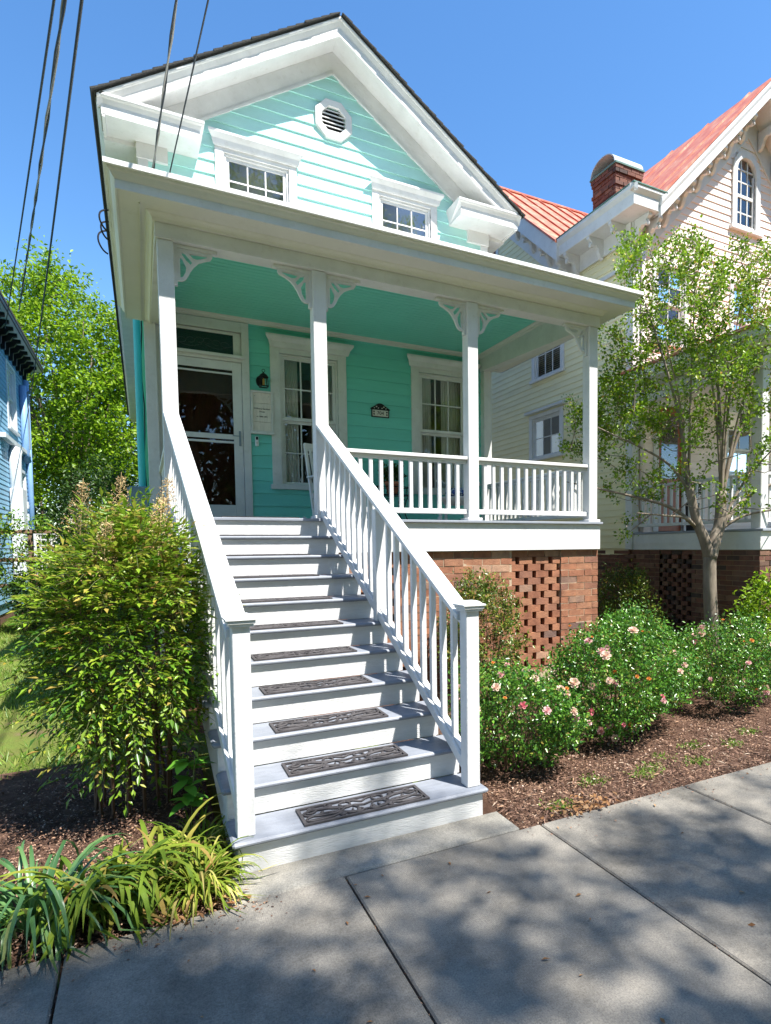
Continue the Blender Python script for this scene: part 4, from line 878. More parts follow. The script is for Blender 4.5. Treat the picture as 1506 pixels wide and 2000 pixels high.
    for x in (2.965, 3.175):
        for zc, s in ((3.768, 1), (3.728, -1)): o.prism([(x+.013*math.cos(a)*(1+.25*math.sin(3*a)), zc+.013*math.sin(a)) for a in np.linspace(0, 2*math.pi, 13)[:-1]], 'y', yf-.0185, yf-.0162)
        o.box(x-.0025, x+.0025, yf-.018, yf-.0162, 3.725, 3.772)
    o.build('ornament', BLACK, t)
    pc = MB()
    for x, z, r in ((2.975, 3.823, .010), (3.01, 3.845, .013), (3.04, 3.825, .011), (3.10, 3.825, .011), (3.13, 3.845, .013), (3.165, 3.823, .010)): pc.prism([(x+r*math.cos(a), z+r*.8*math.sin(a)) for a in np.linspace(.4, 4.6, 9)], 'y', yf-.0145, yf-.0122)
    pc.build('scroll_cutout', SIGNW, t)
    # rocking chairs
    def rocker(name, x, y, rz, label, cushions):
        t = thing(name, (x, y, ZF), label, 'chair', 'white rocking chairs on the porch'); t.rotation_euler = (0, 0, rz)
        def add(nm, mb, mat=WHITE, bev=.003):
            o = bpy.data.objects.new(nm, mb.mesh(nm, mat)); col.objects.link(o); o.parent = t
            b = o.modifiers.new('bevel', 'BEVEL'); b.width = bev; b.segments = 1
        # chair faces -y
        for s in (-1, 1):
            m = MB(); n = 13
            pts = [(s*.25, -.40+.85*k/(n-1), .02+.09*((k/(n-1)-.5)*2)**2) for k in range(n)]
            for p, q in zip(pts, pts[1:]): m.bar(p, q, .03, .04)
            add('rocker', m)
            add('front_leg', MB().bar((s*.25, -.22, .05), (s*.25, -.22, .64), .045, .04, (0, 1, 0)))
            add('back_post', MB().bar((s*.235, .20, .05), (s*.225, .42, 1.10), .04, .035, (0, 1, 0)))
            add('armrest', MB().bar((s*.26, -.30, .655), (s*.25, .30, .64), .085, .022))
        m = MB()
        for k in range(8): m.bar((-.25, -.24+.062*k, .42-.012*k), (.25, -.24+.062*k, .42-.012*k), .05, .018)
        add('seat', m)
        for k in range(6):
            xx = -.165+.066*k; add('back_slat', MB().bar((xx, .25, .40), (xx, .40, 1.05), .04, .014, (0, 1, 0)))
        add('top_rail', MB().bar((-.245, .41, 1.06), (.245, .41, 1.06), .028, .10)); add('low_rail', MB().bar((-.24, .25, .40), (.24, .25, .40), .03, .06))
        add('stretcher', MB().bar((-.25, -.22, .22), (.25, -.22, .22), .025, .03)); 
    rocker('rocking_chair', 2.08, 4.65, R(20), 'white rocking chair partly hidden behind the post at the stairs', 1)
    rocker('rocking_chair', 3.95, 4.75, R(-35), 'white rocking chair behind the railing under the right window', 1)
    def cushion(x, y, z, rz, tilt, label, mat, s=.2):
        n = 9; V = []; 
        for sz in (1, -1):
            for i in range(n):
                for j in range(n):
                    u, v = i/(n-1)*2-1, j/(n-1)*2-1; h = .075*(1-u**4)**.5*(1-v**4)**.5
                    V.append((u*s*(1-.06*abs(v)**3), v*s*(1-.06*abs(u)**3), sz*h))
        F = []
        for k in (0, n*n):
            for i in range(n-1):
                for j in range(n-1): a = k+i*n+j; F.append((a, a+n, a+n+1, a+1))
        o = link('cushion', MB().add(V, F).mesh('cushion', mat, True)); o.location = (x, y, z); o.rotation_euler = (tilt, 0, rz); tag(o, label, 'cushion', 'porch cushions')
    cushion(3.97, 4.78, ZF+.505, R(-35), R(6), 'blue and white patterned cushion on the rocking chair under the right window', CUSH)
    cushion(2.07, 4.75, ZF+.60, R(20), R(70), 'pale round-edged cushion in the rocking chair near the stairs', PLAQ, .17)
    # iron plant stand and pot
    t = thing('plant_stand', (3.10, 5.30, ZF), 'black scrolled iron plant stand against the turquoise wall', 'plant stand')
    cx, cy = 3.10, 5.28
    top = MB(); top.tube([(cx+.27*math.cos(a), cy+.15*math.sin(a), ZF+.60) for a in np.linspace(0, 2*math.pi, 30)], .007, 5); top.tube([(cx+.27*math.cos(a), cy+.15*math.sin(a), ZF+.48) for a in np.linspace(0, 2*math.pi, 30)], .007, 5)
    for k in range(20):
        a = 2*math.pi*k/20; top.tube([(cx+.27*math.cos(a), cy+.15*math.sin(a), ZF+.48), (cx+.27*math.cos(a+.15), cy+.15*math.sin(a+.15), ZF+.54), (cx+.27*math.cos(a), cy+.15*math.sin(a), ZF+.60)], .004, 4)
    top.build('basket', BLACK, t)
    B(cx-.24, cx+.24, cy-.11, cy+.11, ZF+.478, ZF+.488, 'tray', BLACK, t, .002)
    for s in (-1, 1):
        for q in (-1, 1):
            MB().tube([(cx+s*(.22-.10*math.sin(u*math.pi)+.05*u), cy+q*.11, ZF+.48*(1-u)+.003*u) for u in np.linspace(0, 1, 12)], .008, 5).build('leg', BLACK, t)
        MB().tube([(cx+s*(.10+.07*math.cos(a)*(1-a/12)), cy-.115, ZF+.36+.07*math.sin(a)*(1-a/12)) for a in np.linspace(0, 8, 26)], .006, 5).build('scroll', BLACK, t)
    p = thing('potted_plant', (cx, cy, ZF+.488), 'terracotta pot with a leafy dark green plant on the iron stand', 'potted plant')
    MB().lathe((cx, cy, ZF+.489), [(.001, 0), (.075, 0), (.105, .15), (.118, .15), (.118, .19), (.10, .19), (.095, .16), (.001, .16)], 20).build('pot', TERRA, p, 0, True)
    n = 420; c = rdir(n)*rng.uniform(.3, 1, (n, 1))*np.array([.2, .15, .17])+np.array([cx, cy, ZF+.80])
    link('foliage', leaves('foliage', c, rdir(n), rdir(n), rng.uniform(.04, .08, n), rng.uniform(.025, .05, n), L_DARK), p)['kind'] = 'stuff'
    MB().tube([(cx, cy, ZF+.64), (cx+.01, cy, ZF+.75)], .01, 6).build('stem', STEMG, p)
porch_things()

# ------------------------------------------------------------ the yellow neighbour
def yellow_house():
    XN, YN, XE, XM = 7.5, 4.9, 13.4, 10.45
    Y = thing('yellow_house', (XM, 10, 0), 'pale yellow house with red metal roofs and gingerbread brackets', 'house')
    SW = [(6.93, 7.92, 3.60, 4.46), (6.90, 7.82, 5.30, 6.30), (9.40, 10.20, 8.2, 9.15)]
    gl = lambda z: (YN, 20) if z < 7.5 else (9.5-(10.0-z)/.885, 9.5+(10.0-z)/.885)
    sw = B(XN+.02, XN+.05, YN+.1, 20, 1.5, 1.7, 'side_wall', YELLOW, Y)
    boards(sw, YN+.02, 14.5, 1.62, 9.95, .118, XN, SW, gl, .016, YELLOW, axis='y')
    fw = B(XN+.06, XE, YN+.02, YN+.05, 1.3, 1.62, 'front_wall', PEACH, Y)
    FW = [(8.13, 8.78, 1.92, 4.2), (9.97, 10.75, 2.7, 4.35), (8.05, 8.75, 5.35, 6.7), (10.08, 10.8, 5.35, 6.7), (10.12, 10.67, 7.88, 9.14)]
    fl = lambda z: (XN, XE) if z < 6.6 else (XM-(9.62-z)/1.009, XM+(9.62-z)/1.009)
    boards(fw, XN, XE, 1.90, 9.6, .135, YN, FW, fl, .02, PEACH)
    rm = MB().box(XN+.4, XE-.3, YN+2.5, YN+2.55, 1.5, 6.9); rm.box(XN+1.6, XN+1.65, YN+2.6, 14, 1.5, 7.6); rm.box(XN+.1, XE-.1, YN+.1, 14, 1.6, 1.65); rm.box(XN+.1, XE-.1, YN+.1, 14, 4.7, 4.75); rm.build('interior', INTER, Y)
    B(XE-.05, XE, YN+.06, 20, 1.5, 7, 'far_wall', YELLOW, Y)
    # corner boards
    m = MB().box(XN-.022, XN+.14, YN-.035, YN-.001, 1.60, 7.30); m.box(XN-.0225, XN-.001, YN-.0, YN+.13, 1.601, 7.299); m.build('corner_board', WHITE, Y, .004)
    MB().tube([(XN+.19, YN-.06, 7.0), (XN+.19, YN-.06, 1.7)], .04, 8).build('downspout', PEACH, Y, 0, True)
    # side windows (wall facing -x)
    M = Matrix.Rotation(R(-90), 4, 'Z')
    for o, hz in ((SW[0], (4.57, 4.63)), (SW[1], None), (SW[2], None)):
        w = window(Y, -o[1], -o[0], o[2], o[3], XN, 3, 2 if o is not SW[2] else 2, .11, None, None, split=o[2]+.001, curtain=False)
        w.matrix_basis = M
        if hz: h = B(-o[1]-.19, -o[0]+.19, XN-.12, XN-.037, hz[0], hz[1], 'hood', WHITE, w, .006)
        if o is SW[1]:
            for k in range(22): MB().hexa([(-o[1]+.04, XN+.07, o[2]+.03+k*.043), (-o[0]-.04, XN+.07, o[2]+.03+k*.043), (-o[0]-.04, XN+.095, o[2]+.05+k*.043), (-o[1]+.04, XN+.095, o[2]+.05+k*.043), (-o[1]+.04, XN+.07, o[2]+.034+k*.043), (-o[0]-.04, XN+.07, o[2]+.034+k*.043), (-o[0]-.04, XN+.095, o[2]+.054+k*.043), (-o[1]+.04, XN+.095, o[2]+.054+k*.043)]).build('blind_slat', WHITE, w)
    # front windows / door
    window(Y, *FW[1], YN, 2, 2, .10, curtain=False); window(Y, *FW[2], YN, 2, 2, .10, curtain=False); window(Y, *FW[3], YN, 2, 2, .10, curtain=False)
    d = MB(); d.box(8.0, 8.13, YN-.035, YN+.06, 1.92, 4.32); d.box(8.78, 8.90, YN-.035, YN+.06, 1.92, 4.32); d.box(8.1305, 8.7795, YN-.034, YN+.06, 4.2, 4.319); dd = d.build('door_frame', WHITE, Y, .004)
    B(8.135, 8.775, YN+.03, YN+.07, 1.93, 4.195, 'door', WOODD, dd, .004); B(8.25, 8.66, YN+.022, YN+.0295, 2.9, 4.05, 'door_glass', GLASSD, dd, 0)
    # arched window
    a = MB(); cx = 10.395; zc = 8.86
    arc = lambda r, n=14: [(cx+r*math.cos(t), zc+r*math.sin(t)) for t in np.linspace(0, math.pi, n)]
    outer = [(cx+.40, 7.80)]+arc(.40)+[(cx-.40, 7.80)]; inner = [(cx+.275, 7.80)]+arc(.275)+[(cx-.275, 7.80)]; n = len(outer); vs = []
    for y, P in ((YN-.05, outer), (YN-.05, inner), (YN+.06, outer), (YN+.06, inner)): vs += [(p[0], y, p[1]) for p in P]
    fs = []
    for i in range(n-1): fs += [(i, i+1, n+i+1, n+i), (i, 2*n+i, 2*n+i+1, i+1), (n+i, n+i+1, 3*n+i+1, 3*n+i)]
    fs += [(0, n, 3*n, 2*n), (n-1, 2*n-1, 4*n-1, 3*n-1)]
    aw = a.add(vs, fs).build('arched_window', WHITE, Y)
    B(cx-.46, cx+.46, YN-.09, YN+.05, 7.73, 7.7995, 'sill', WHITE, aw, .004)
    mu = MB()
    for x in (cx-.092, cx+.092): mu.box(x-.012, x+.012, YN+.015, YN+.04, 7.85, zc+.25)
    for z in (8.12, 8.70, 8.93): mu.box(cx-.27, cx+.27, YN+.016, YN+.039, z-.012, z+.012)
    mu.box(cx-.275, cx+.275, YN+.005, YN+.05, 8.40, 8.46); mu.box(cx-.275, cx+.275, YN+.005, YN+.05, 7.80, 7.86); mu.box(cx-.275, cx-.235, YN+.006, YN+.049, 7.86, zc); mu.box(cx+.235, cx+.275, YN+.006, YN+.049, 7.86, zc)
    mu.build('sash', WHITE, aw); MB().prism(inner, 'y', YN+.027, YN+.03).build('pane', GLASS, aw)
    # ---- roofs: front gable
    PK = 10.32; S1 = 1.009; YF = 4.42
    for s in (-1, 1):
        o = Vector((XM, 0, PK)); xe = XM+s*2.78; e = Vector((xe, 0, PK-S1*2.78)); up = Vector((s*S1, 0, 1)).normalized()
        MB().hexa([(o.x, YF, o.z), (e.x, YF, e.z), (e.x, 16, e.z), (o.x, 16, o.z), (o.x, YF, o.z+.05), (e.x+s*.03, YF, e.z+.03), (e.x+s*.03, 16, e.z+.03), (o.x, 16, o.z+.05)]).build('roof', REDR, Y)
        for k in range(11): 
            y = YF+.45+k*.95
            MB().bar((o.x, y, o.z+.055), (e.x, y, e.z+.045), .03, .05).build('roof_seam', REDR, Y)
        pl0 = ((1, 0, 0), XM); d = (e-o).normalized(); out = Vector((0, -1, 0))
        oo = (XM, YF, PK)
        MB().sweep([(.02, -.01), (-.06, -.01), (-.06, -.10), (.0, -.10), (.02, -.06)], oo, d, out, up, pl0, ((1, 0, 0), xe)).build('rake_crown', WHITE, Y)
        MB().sweep([(-.005, -.101), (-.06, -.101), (-.06, -.22), (-.005, -.22)], oo, d, out, up, pl0, ((1, 0, 0), xe)).build('rake_fascia', WHITE, Y)
        MB().sweep([(-.061, -.16), (-.50, -.16), (-.50, -.19), (-.061, -.19)], oo, d, out, up, pl0, ((1, 0, 0), xe)).build('rake_soffit', WHITE, Y)
        MB().sweep([(-.445, -.191), (-.50, -.191), (-.50, -.55), (-.445, -.55)], oo, d, out, up, pl0, ((1, 0, 0), XM+s*3.2)).build('rake_frieze', WHITE, Y)
    # scroll brackets
    def scroll(x, y, z, dirv, name='eave_bracket', h=.36, p=.34):
        """bracket hanging below soffit point, projecting along dirv (unit xy)"""
        dv = Vector(dirv); sd = Vector((-dv.y, dv.x, 0)); prof = [(0, 0), (p, 0), (p, -.05), (p*.8, -.10), (p*.88, -.15), (p*.7, -.17), (p*.5, -.14), (p*.35, -.19), (p*.3, -.26), (p*.18, -h*.9), (.0, -h)]
        n = len(prof); vs = []
        for q in (-.04, .04):
            for a, b in prof: c = Vector((x, y, z))+dv*a+sd*q; vs.append((c.x, c.y, c.z+b))
        m = MB().add(vs, [(i, (i+1) % n, n+(i+1) % n, n+i) for i in range(n)]+[tuple(range(n-1, -1, -1)), tuple(range(n, 2*n))])
        ec = Vector((x, y, z))+dv*(p*.85); m.lathe((ec.x, ec.y, ec.z-.20), [(.001, 0), (.022, .015), (.028, .04), (.016, .065), (.024, .08), (.018, .10)], 8)
        return m.build(name, WHITE, Y, .004)
    for k in range(7):
        for s in (-1, 1):
            if s > 0 and k > 2: continue
            x = XM+s*(.28+.40*k); scroll(x, YN-.05, PK-S1*(.28+.40*k)-.34, (0, -1, 0))
    # ---- side eave with built in gutter + cornice return
    EB = MB().box(7.09, 7.76, 4.46, 6.62, 7.28, 7.585).build('eave_box', WHITE, Y, .01)
    MB().sweep([(0, 0), (.05, 0), (.05, -.05), (.03, -.08), (.0, -.12)], (7.09, 0, 7.585), (0, 1, 0), (-1, 0, 0), (0, 0, 1), ((-1, -1, 0), -7.04-4.42+.001), ((0, 1, 0), 6.60)).build('eave_crown', WHITE, Y)
    MB().sweep([(0, 0), (.05, 0), (.05, -.05), (.03, -.08), (.0, -.12)], (0, 4.46, 7.585), (1, 0, 0), (0, -1, 0), (0, 0, 1), ((-1, -1, 0), -7.04-4.42+.001), ((1, 0, 0), 7.78)).build('eave_crown', WHITE, Y)
    m = MB().box(7.03, 7.80, 4.395, 6.64, 7.586, 7.612); m.build('gutter_edge', COPPER, Y, .004)
    B(XN-.06, XN-.024, YN+.0, 6.62, 6.98, 7.279, 'side_frieze', WHITE, Y, .004); B(XN-.05, XN-.024, YN+.1, 6.35, 6.55, 6.62, 'side_band', WHITE, Y, .004)
    for y in (5.05, 5.62, 6.3): scroll(XN-.06, y, 7.279, (-1, 0, 0))
    scroll(XN+.02, YN-.05, 7.279, (0, -1, 0))
    # ---- cross gable facing our house
    RY, RZ, SS = 9.5, 10.22, .885
    for s in (-1, 1):
        o = Vector((0, RY, RZ)); e = Vector((0, RY+s*3.05, RZ-SS*3.05)); up = Vector((0, s*SS, 1)).normalized(); d = (e-o).normalized(); out = Vector((-1, 0, 0)); oo = (7.03, RY, RZ)
        MB().hexa([(7.0, o.y, o.z), (7.0, e.y, e.z), (10.6, e.y, e.z), (10.6, o.y, o.z), (7.0, o.y, o.z+.05), (7.0, e.y, e.z+.05), (10.6, e.y, e.z+.05), (10.6, o.y, o.z+.05)]).build('roof', REDR, Y)
        for k in range(8):
            x = 7.35+k*.46; MB().bar((x, o.y, o.z+.06), (x, e.y, e.z+.06), .03, .05).build('roof_seam', REDR, Y)
        pl0 = ((0, 1, 0), RY)
        MB().sweep([(.0, -.005), (-.06, -.005), (-.06, -.26), (.0, -.26)], oo, d, out, up, pl0, ((0, 1, 0), e.y)).build('rake_fascia', WHITE, Y)
        MB().sweep([(-.061, -.20), (-.47, -.20), (-.47, -.23), (-.061, -.23)], oo, d, out, up, pl0, ((0, 1, 0), e.y)).build('rake_soffit', WHITE, Y)
        MB().sweep([(-.40, -.231), (-.46, -.231), (-.46, -.62), (-.40, -.62)], oo, d, out, up, pl0, ((0, 1, 0), RY+s*3.0)).build('rake_frieze', WHITE, Y)
        if s < 0:
            for k in range(5): scroll(XN-.06, RY-.55-.6*k, RZ-SS*(.55+.6*k)-.36, (-1, 0, 0))
    B(6.96, 10.6, RY-.05, RY+.05, RZ+.035, RZ+.09, 'ridge_cap', REDR, Y, .01)
    # ---- chimney : courses of brick with corbels and a curved metal hood
    x0, x1, y0, y1 = 8.50, 9.20, 6.43, 7.13; cm = MB().box(x0+.02, x1-.02, y0+.02, y1-.02, 7.4, 9.36).build('chimney', MORTARD, Y)
    z = 7.6; r = 0; row = MB()
    while z < 9.36:
        ex = (.03 if z > 9.2 else 0)+(.02 if 8.98 < z < 9.07 else 0); L = .215
        for (ax, f, a, b) in (('x', y0-ex, x0-ex, x1+ex), ('y', x0-ex, y0-ex, y1+ex)):
            p = a-(r % 2)*L/2
            while p < b-.01:
                q0, q1 = max(p, a), min(p+L-.012, b); j = random.uniform(-.006, .006)
                if ax == 'x': row.box(q0, q1, f+j, f+.08, z, z+.066)
                else: row.box(f+j+.001, f+.08, q0+(.06 if q0 == a else 0), q1, z, z+.066)
                p += L
        z += .078; r += 1
    row.build('brick_courses', BRICKD, cm, stuff=True)
    cp = MB().box(x0-.05, x1+.05, y0-.05, y1+.05, 9.39, 9.43); cp.build('cap_slab', COPPER, cm, .004)
    hd = MB(); P = [((y0+y1)/2+.37*math.cos(t), 9.431+.27*math.sin(t)) for t in np.linspace(0, math.pi, 15)]; Q = [((y0+y1)/2+.35*math.cos(t), 9.431+.25*math.sin(t)) for t in np.linspace(0, math.pi, 15)]
    n = 15; vs = [(x0-.05, a, b) for a, b in P]+[(x1+.03, a, b) for a, b in P]+[(x0-.05, a, b) for a, b in Q]+[(x1+.03, a, b) for a, b in Q]
    fs = []
    for i in range(n-1): fs += [(i, i+1, n+i+1, n+i), (2*n+i, 3*n+i, 3*n+i+1, 2*n+i+1), (i, 2*n+i, 2*n+i+1, i+1), (n+i, n+i+1, 3*n+i+1, 3*n+i)]
    hd.add(vs, fs).build('chimney_hood', HOODM, cm, 0)
    # ---- brick base with pierced screen
    LY = (3.58, 4.26); bk = MB(); XB = XN+.02
    bk.box(XB+.008, XB+.12, 2.40, LY[0], -.1, 1.595); bk.box(XB+.008, XB+.12, LY[1], 15, -.1, 1.595); bk.box(XB+.03, XB+.12, LY[0]-.001, LY[1]+.001, -.1, .16); bk.box(XB+.03, XB+.12, LY[0]-.001, LY[1]+.001, 1.52, 1.595); bk.box(XB+.13, XE, 2.41, 2.5, -.1, 1.595)
    fd = bk.build('brick_foundation', MORTARD, Y); B(XB+1.2, XB+1.25, 2.6, 6, -.1, 1.6, 'crawl_space_wall', INTER, Y)
    row = MB(); z = 1.52; r = 0
    while z > -.02:
        L = .222
        for a, b, pr in ((2.40, LY[0], 0), (LY[1], 11.5, 0), (LY[0], LY[1], 1)):
            per = .2 if pr and .16 < z < 1.45 else L; w = per*.62 if pr and .16 < z < 1.45 else L-.012; p = a-(r % 2)*per/2
            while p < b-.01:
                q0, q1 = max(p, a), min(p+w, b); j = random.uniform(-.004, .004)
                pil = -.05 if (a < 4.8 and (4.82 < (q0+q1)/2 < 5.1)) else 0
                if q1-q0 > .025: row.box(XB+j+pil+(.018 if pr else 0), XB+.08, q0, q1, z, z+.064+(.008 if pr and .16 < z < 1.45 else 0))
                p += per
        p = XB-(r % 2)*L/2
        while p < XE-.01:
            q0, q1 = max(p, XB), min(p+L-.012, XE)
            if q1-q0 > .025: row.box(q0, q1, 2.395+random.uniform(-.004, .004), 2.47, z, z+.064)
            p += L
        z -= .0755; r += 1
    row.build('brick_courses', BRICKD, fd, stuff=True)
    # ---- porch of the yellow house
    y0 = 2.40
    B(XN-.0, XE, y0-.06, YN-.04, 1.862, 1.90, 'porch_floor', FLOORP, Y, .006)
    m = MB().box(XN+.01, XN+.035, y0-.02, YN-.04, 1.597, 1.861); m.box(XN+.0355, XE, y0-.02, y0+.01, 1.597, 1.861); m.build('porch_skirt', WHITE, Y, .004)
    B(XN+.0, XN+.0095, y0-.021, YN-.041, 1.70, 1.712, 'skirt_joint', WHITE, Y, 0)
    for x in (XN+.03, XN+2.8): B(x, x+.16, y0, y0+.16, 1.9005, 4.13, 'porch_post', WHITE, Y, .008)
    m = MB().box(XN+.0, XN+.16, y0-.02, YN-.04, 4.131, 4.42); m.box(XN+.1605, XE, y0-.02, y0+.16, 4.131, 4.42); m.build('porch_beam', WHITE, Y, .006)
    m = MB().box(7.16, XN+.5, 2.08, YN-.04, 4.47, 4.615); m.box(XN+.501, XE, 2.08, 2.6, 4.47, 4.62); m.build('porch_eave', WHITE, Y, .008)
    m = MB().box(7.2, XN+.0, 2.12, YN-.04, 4.425, 4.4695); m.build('porch_soffit', WHITE, Y)
    B(XN+.17, XE, y0+.17, YN-.04, 4.43, 4.46, 'porch_ceiling', PEACH, Y)
    MB().add([(7.13, 2.05, 4.621), (XE, 2.05, 4.621), (XE, YN-.03, 4.9), (8.0, YN-.03, 4.9), (7.13, YN-.03, 4.621)], [(0, 1, 2, 3), (0, 3, 4)]).build('porch_roof', REDR, Y)
    B(7.12, 7.16, 2.05, YN-.04, 4.60, 4.64, 'roof_edge', REDR, Y)
    def prail(p, q, n):
        p = Vector(p); q = Vector(q); r = MB(); r.bar(p+Vector((0, 0, 2.69)), q+Vector((0, 0, 2.69)), .08, .04); r.bar(p+Vector((0, 0, 2.02)), q+Vector((0, 0, 2.02)), .06, .05); ro = r.build('railing', WHITE, Y, .004)
        me = MB().box(-.018, .018, -.018, .018, 2.046, 2.669).mesh('baluster', WHITE)
        for i in range(n): b = link('baluster', me, ro); c = p+(q-p)*((i+1)/(n+1)); b.location = (c.x, c.y, 0)
    prail((XN+.11, y0+.161, 0), (XN+.11, YN-.04, 0), 17); prail((XN+.191, y0+.08, 0), (XN+2.8, y0+.08, 0), 19)
    # planter seen over the rail
yellow_house()
def yellow_porch_plant():
    p = thing('rail_planter', (8.35, 4.3, 1.9), 'dark leafy plant standing on the yellow house porch', 'potted plant')
    MB().lathe((8.35, 4.3, 1.901), [(.001, 0), (.10, 0), (.12, .5), (.001, .5)], 14).build('pot', BLACK, p)
    n = 260; c = rdir(n)*rng.uniform(.3, 1, (n, 1))*np.array([.22, .2, .22])+np.array([8.35, 4.3, 2.65])
    link('foliage', leaves('foliage', c, rdir(n), rdir(n), rng.uniform(.05, .1, n), rng.uniform(.02, .04, n), L_DARK), p)['kind'] = 'stuff'
    MB().tube([(8.35, 4.3, 2.39), (8.36, 4.3, 2.6)], .012, 6).build('stem', STEM, p)
yellow_porch_plant()

# ------------------------------------------------------------ the blue neighbour
def blue_house():
    XB = -3.2; Y0, Y1 = 11.0, 18.4
    H = thing('blue_house', (-6, 14, 0), 'blue clapboard house with dark eave brackets and pale pipes', 'house')
    OP = [(15.75, 16.75, 4.85, 6.45), (17.05, 17.75, 3.0, 3.85)]
    w = B(XB-.06, XB-.03, Y0, Y1, .2, .5, 'side_wall', BLUE, H); boards(w, Y0, Y1, .45, 7.0, .118, XB, OP, None, .016, BLUE, axis='y', out=1)
    B(-9, XB-.03, Y1-.1, Y1-.02, .2, 7.0, 'back_wall', BLUE, H); B(-9, XB-.07, Y0, Y0+.05, .2, 7.0, 'front_wall', BLUE, H); B(-9, XB-.05, Y0+.1, Y1-.2, -.1, .44, 'foundation', BRICKD, H); B(-6, -5.9, Y0+.1, Y1-.2, .4, 7, 'interior', INTER, H)
    B(XB-.02, XB+.03, Y1-.10, Y1+.02, .45, 7.0, 'corner_board', BLUEP, H)
    M = Matrix.Rotation(R(90), 4, 'Z')
    for o in OP: window(H, o[0], o[1], o[2], o[3], 3.2, 2, 2, .12, curtain=False, trimmat=PIPEW).matrix_basis = M
    m = MB().box(XB-.6, XB+.42, Y0-.2, Y1+.35, 7.02, 7.06); m.build('eave_soffit', PIPEW, H); B(XB+.42, XB+.45, Y0-.2, Y1+.35, 7.0, 7.12, 'eave_fascia', BLACK, H)
    MB().hexa([(XB+.46, Y0-.2, 7.10), (XB+.46, Y1+.38, 7.10), (-7, Y1+.38, 9.6), (-7, Y0-.2, 9.6), (XB+.46, Y0-.2, 7.16), (XB+.46, Y1+.38, 7.16), (-7, Y1+.38, 9.66), (-7, Y0-.2, 9.66)]).build('roof', SHING, H)
    for k in range(12):
        y = Y1-.3-.5*k; P = [(0, 0), (.34, 0), (.34, -.07), (.26, -.09), (.20, -.18), (.10, -.22), (.09, -.40), (0, -.40)]; n = len(P)
        MB().add([(XB+.017+a, y, 7.019+b) for a, b in P]+[(XB+.017+a, y+.10, 7.019+b) for a, b in P], [(i, (i+1) % n, n+(i+1) % n, n+i) for i in range(n)]+[tuple(range(n-1, -1, -1)), tuple(range(n, 2*n))]).build('eave_bracket', BLACK, H)
    MB().tube([(XB+.08, Y1-.25, 6.6), (XB+.08, Y1-.25, .6)], .075, 8).build('drain_pipe', BLUEP, H, 0, True); MB().tube([(XB+.09, Y1-.9, 6.3), (XB+.09, Y1-.9, 4.4), (XB+.12, Y1-.75, 4.2)], .09, 8).build('vent_pipe', BLUEP, H, 0, True)
    B(XB+.015, XB+.14, 14.5, 18.2, 4.38, 4.50, 'gutter', PIPEW, H, .01)
    MB().tube([(XB+.12, 15.9, 4.2), (XB+.13, 15.75, 4.22), (XB+.13, 15.6, 4.1), (XB+.13, 15.55, 3.9), (XB+.13, 15.55, 2.2)], .14, 10).build('white_duct', PIPEW, H, 0, True); B(XB+.03, XB+.30, 15.3, 15.85, .9, 3.25, 'utility_chase', PIPEW, H, .01)
    for k in range(4): MB().lathe((XB+.16, 16.45, 2.9-.32*k), [(.001, -.09), (.10, -.09), (.10, .09), (.001, .09)], 10).build('electric_meter', PIPEW, H)
    mst = MB().tube([(XB+.12, 18.0, 4.6), (XB+.12, 18.0, 6.2), (XB+.22, 18.0, 6.28)], .04, 8); mst.build('service_mast', GREYM, H)
blue_house()
def garden_back():
    t = thing('trellis', (-2.9, 12.5, 0), 'weathered wooden trellis overgrown with vines beside the blue house', 'trellis')
    for x in (-3.1, -2.45, -1.8): B(x, x+.09, 12.5, 12.59, -.05, 2.05, 'post', FENCEW, t, .006)
    for z in (2.051, 1.45, .9): B(-3.3, -1.6, 12.46 if z < 2 else 12.48, 12.499 if z < 2 else 12.6, z, z+.08, 'rail', FENCEW, t, .006)
    l = thing('lattice_panel', (-2.2, 13.3, 0), 'white lattice panel behind the trellis', 'lattice')
    m = MB().box(-2.45, -2.40, 13.3, 13.33, -.05, 2.1); m.box(-1.85, -1.80, 13.3, 13.33, -.05, 2.1); m.box(-2.3995, -1.8505, 13.301, 13.329, 2.05, 2.0995); m.build('frame', WHITE, l)
    for k in range(14): B(-2.399, -1.851, 13.315, 13.322, .1+.14*k, .13+.14*k, 'slat', WHITE, l, 0)
    for k in range(5): B(-2.33+.1*k, -2.305+.1*k, 13.308, 13.3145, .0, 2.049, 'slat', WHITE, l, 0)
garden_back()

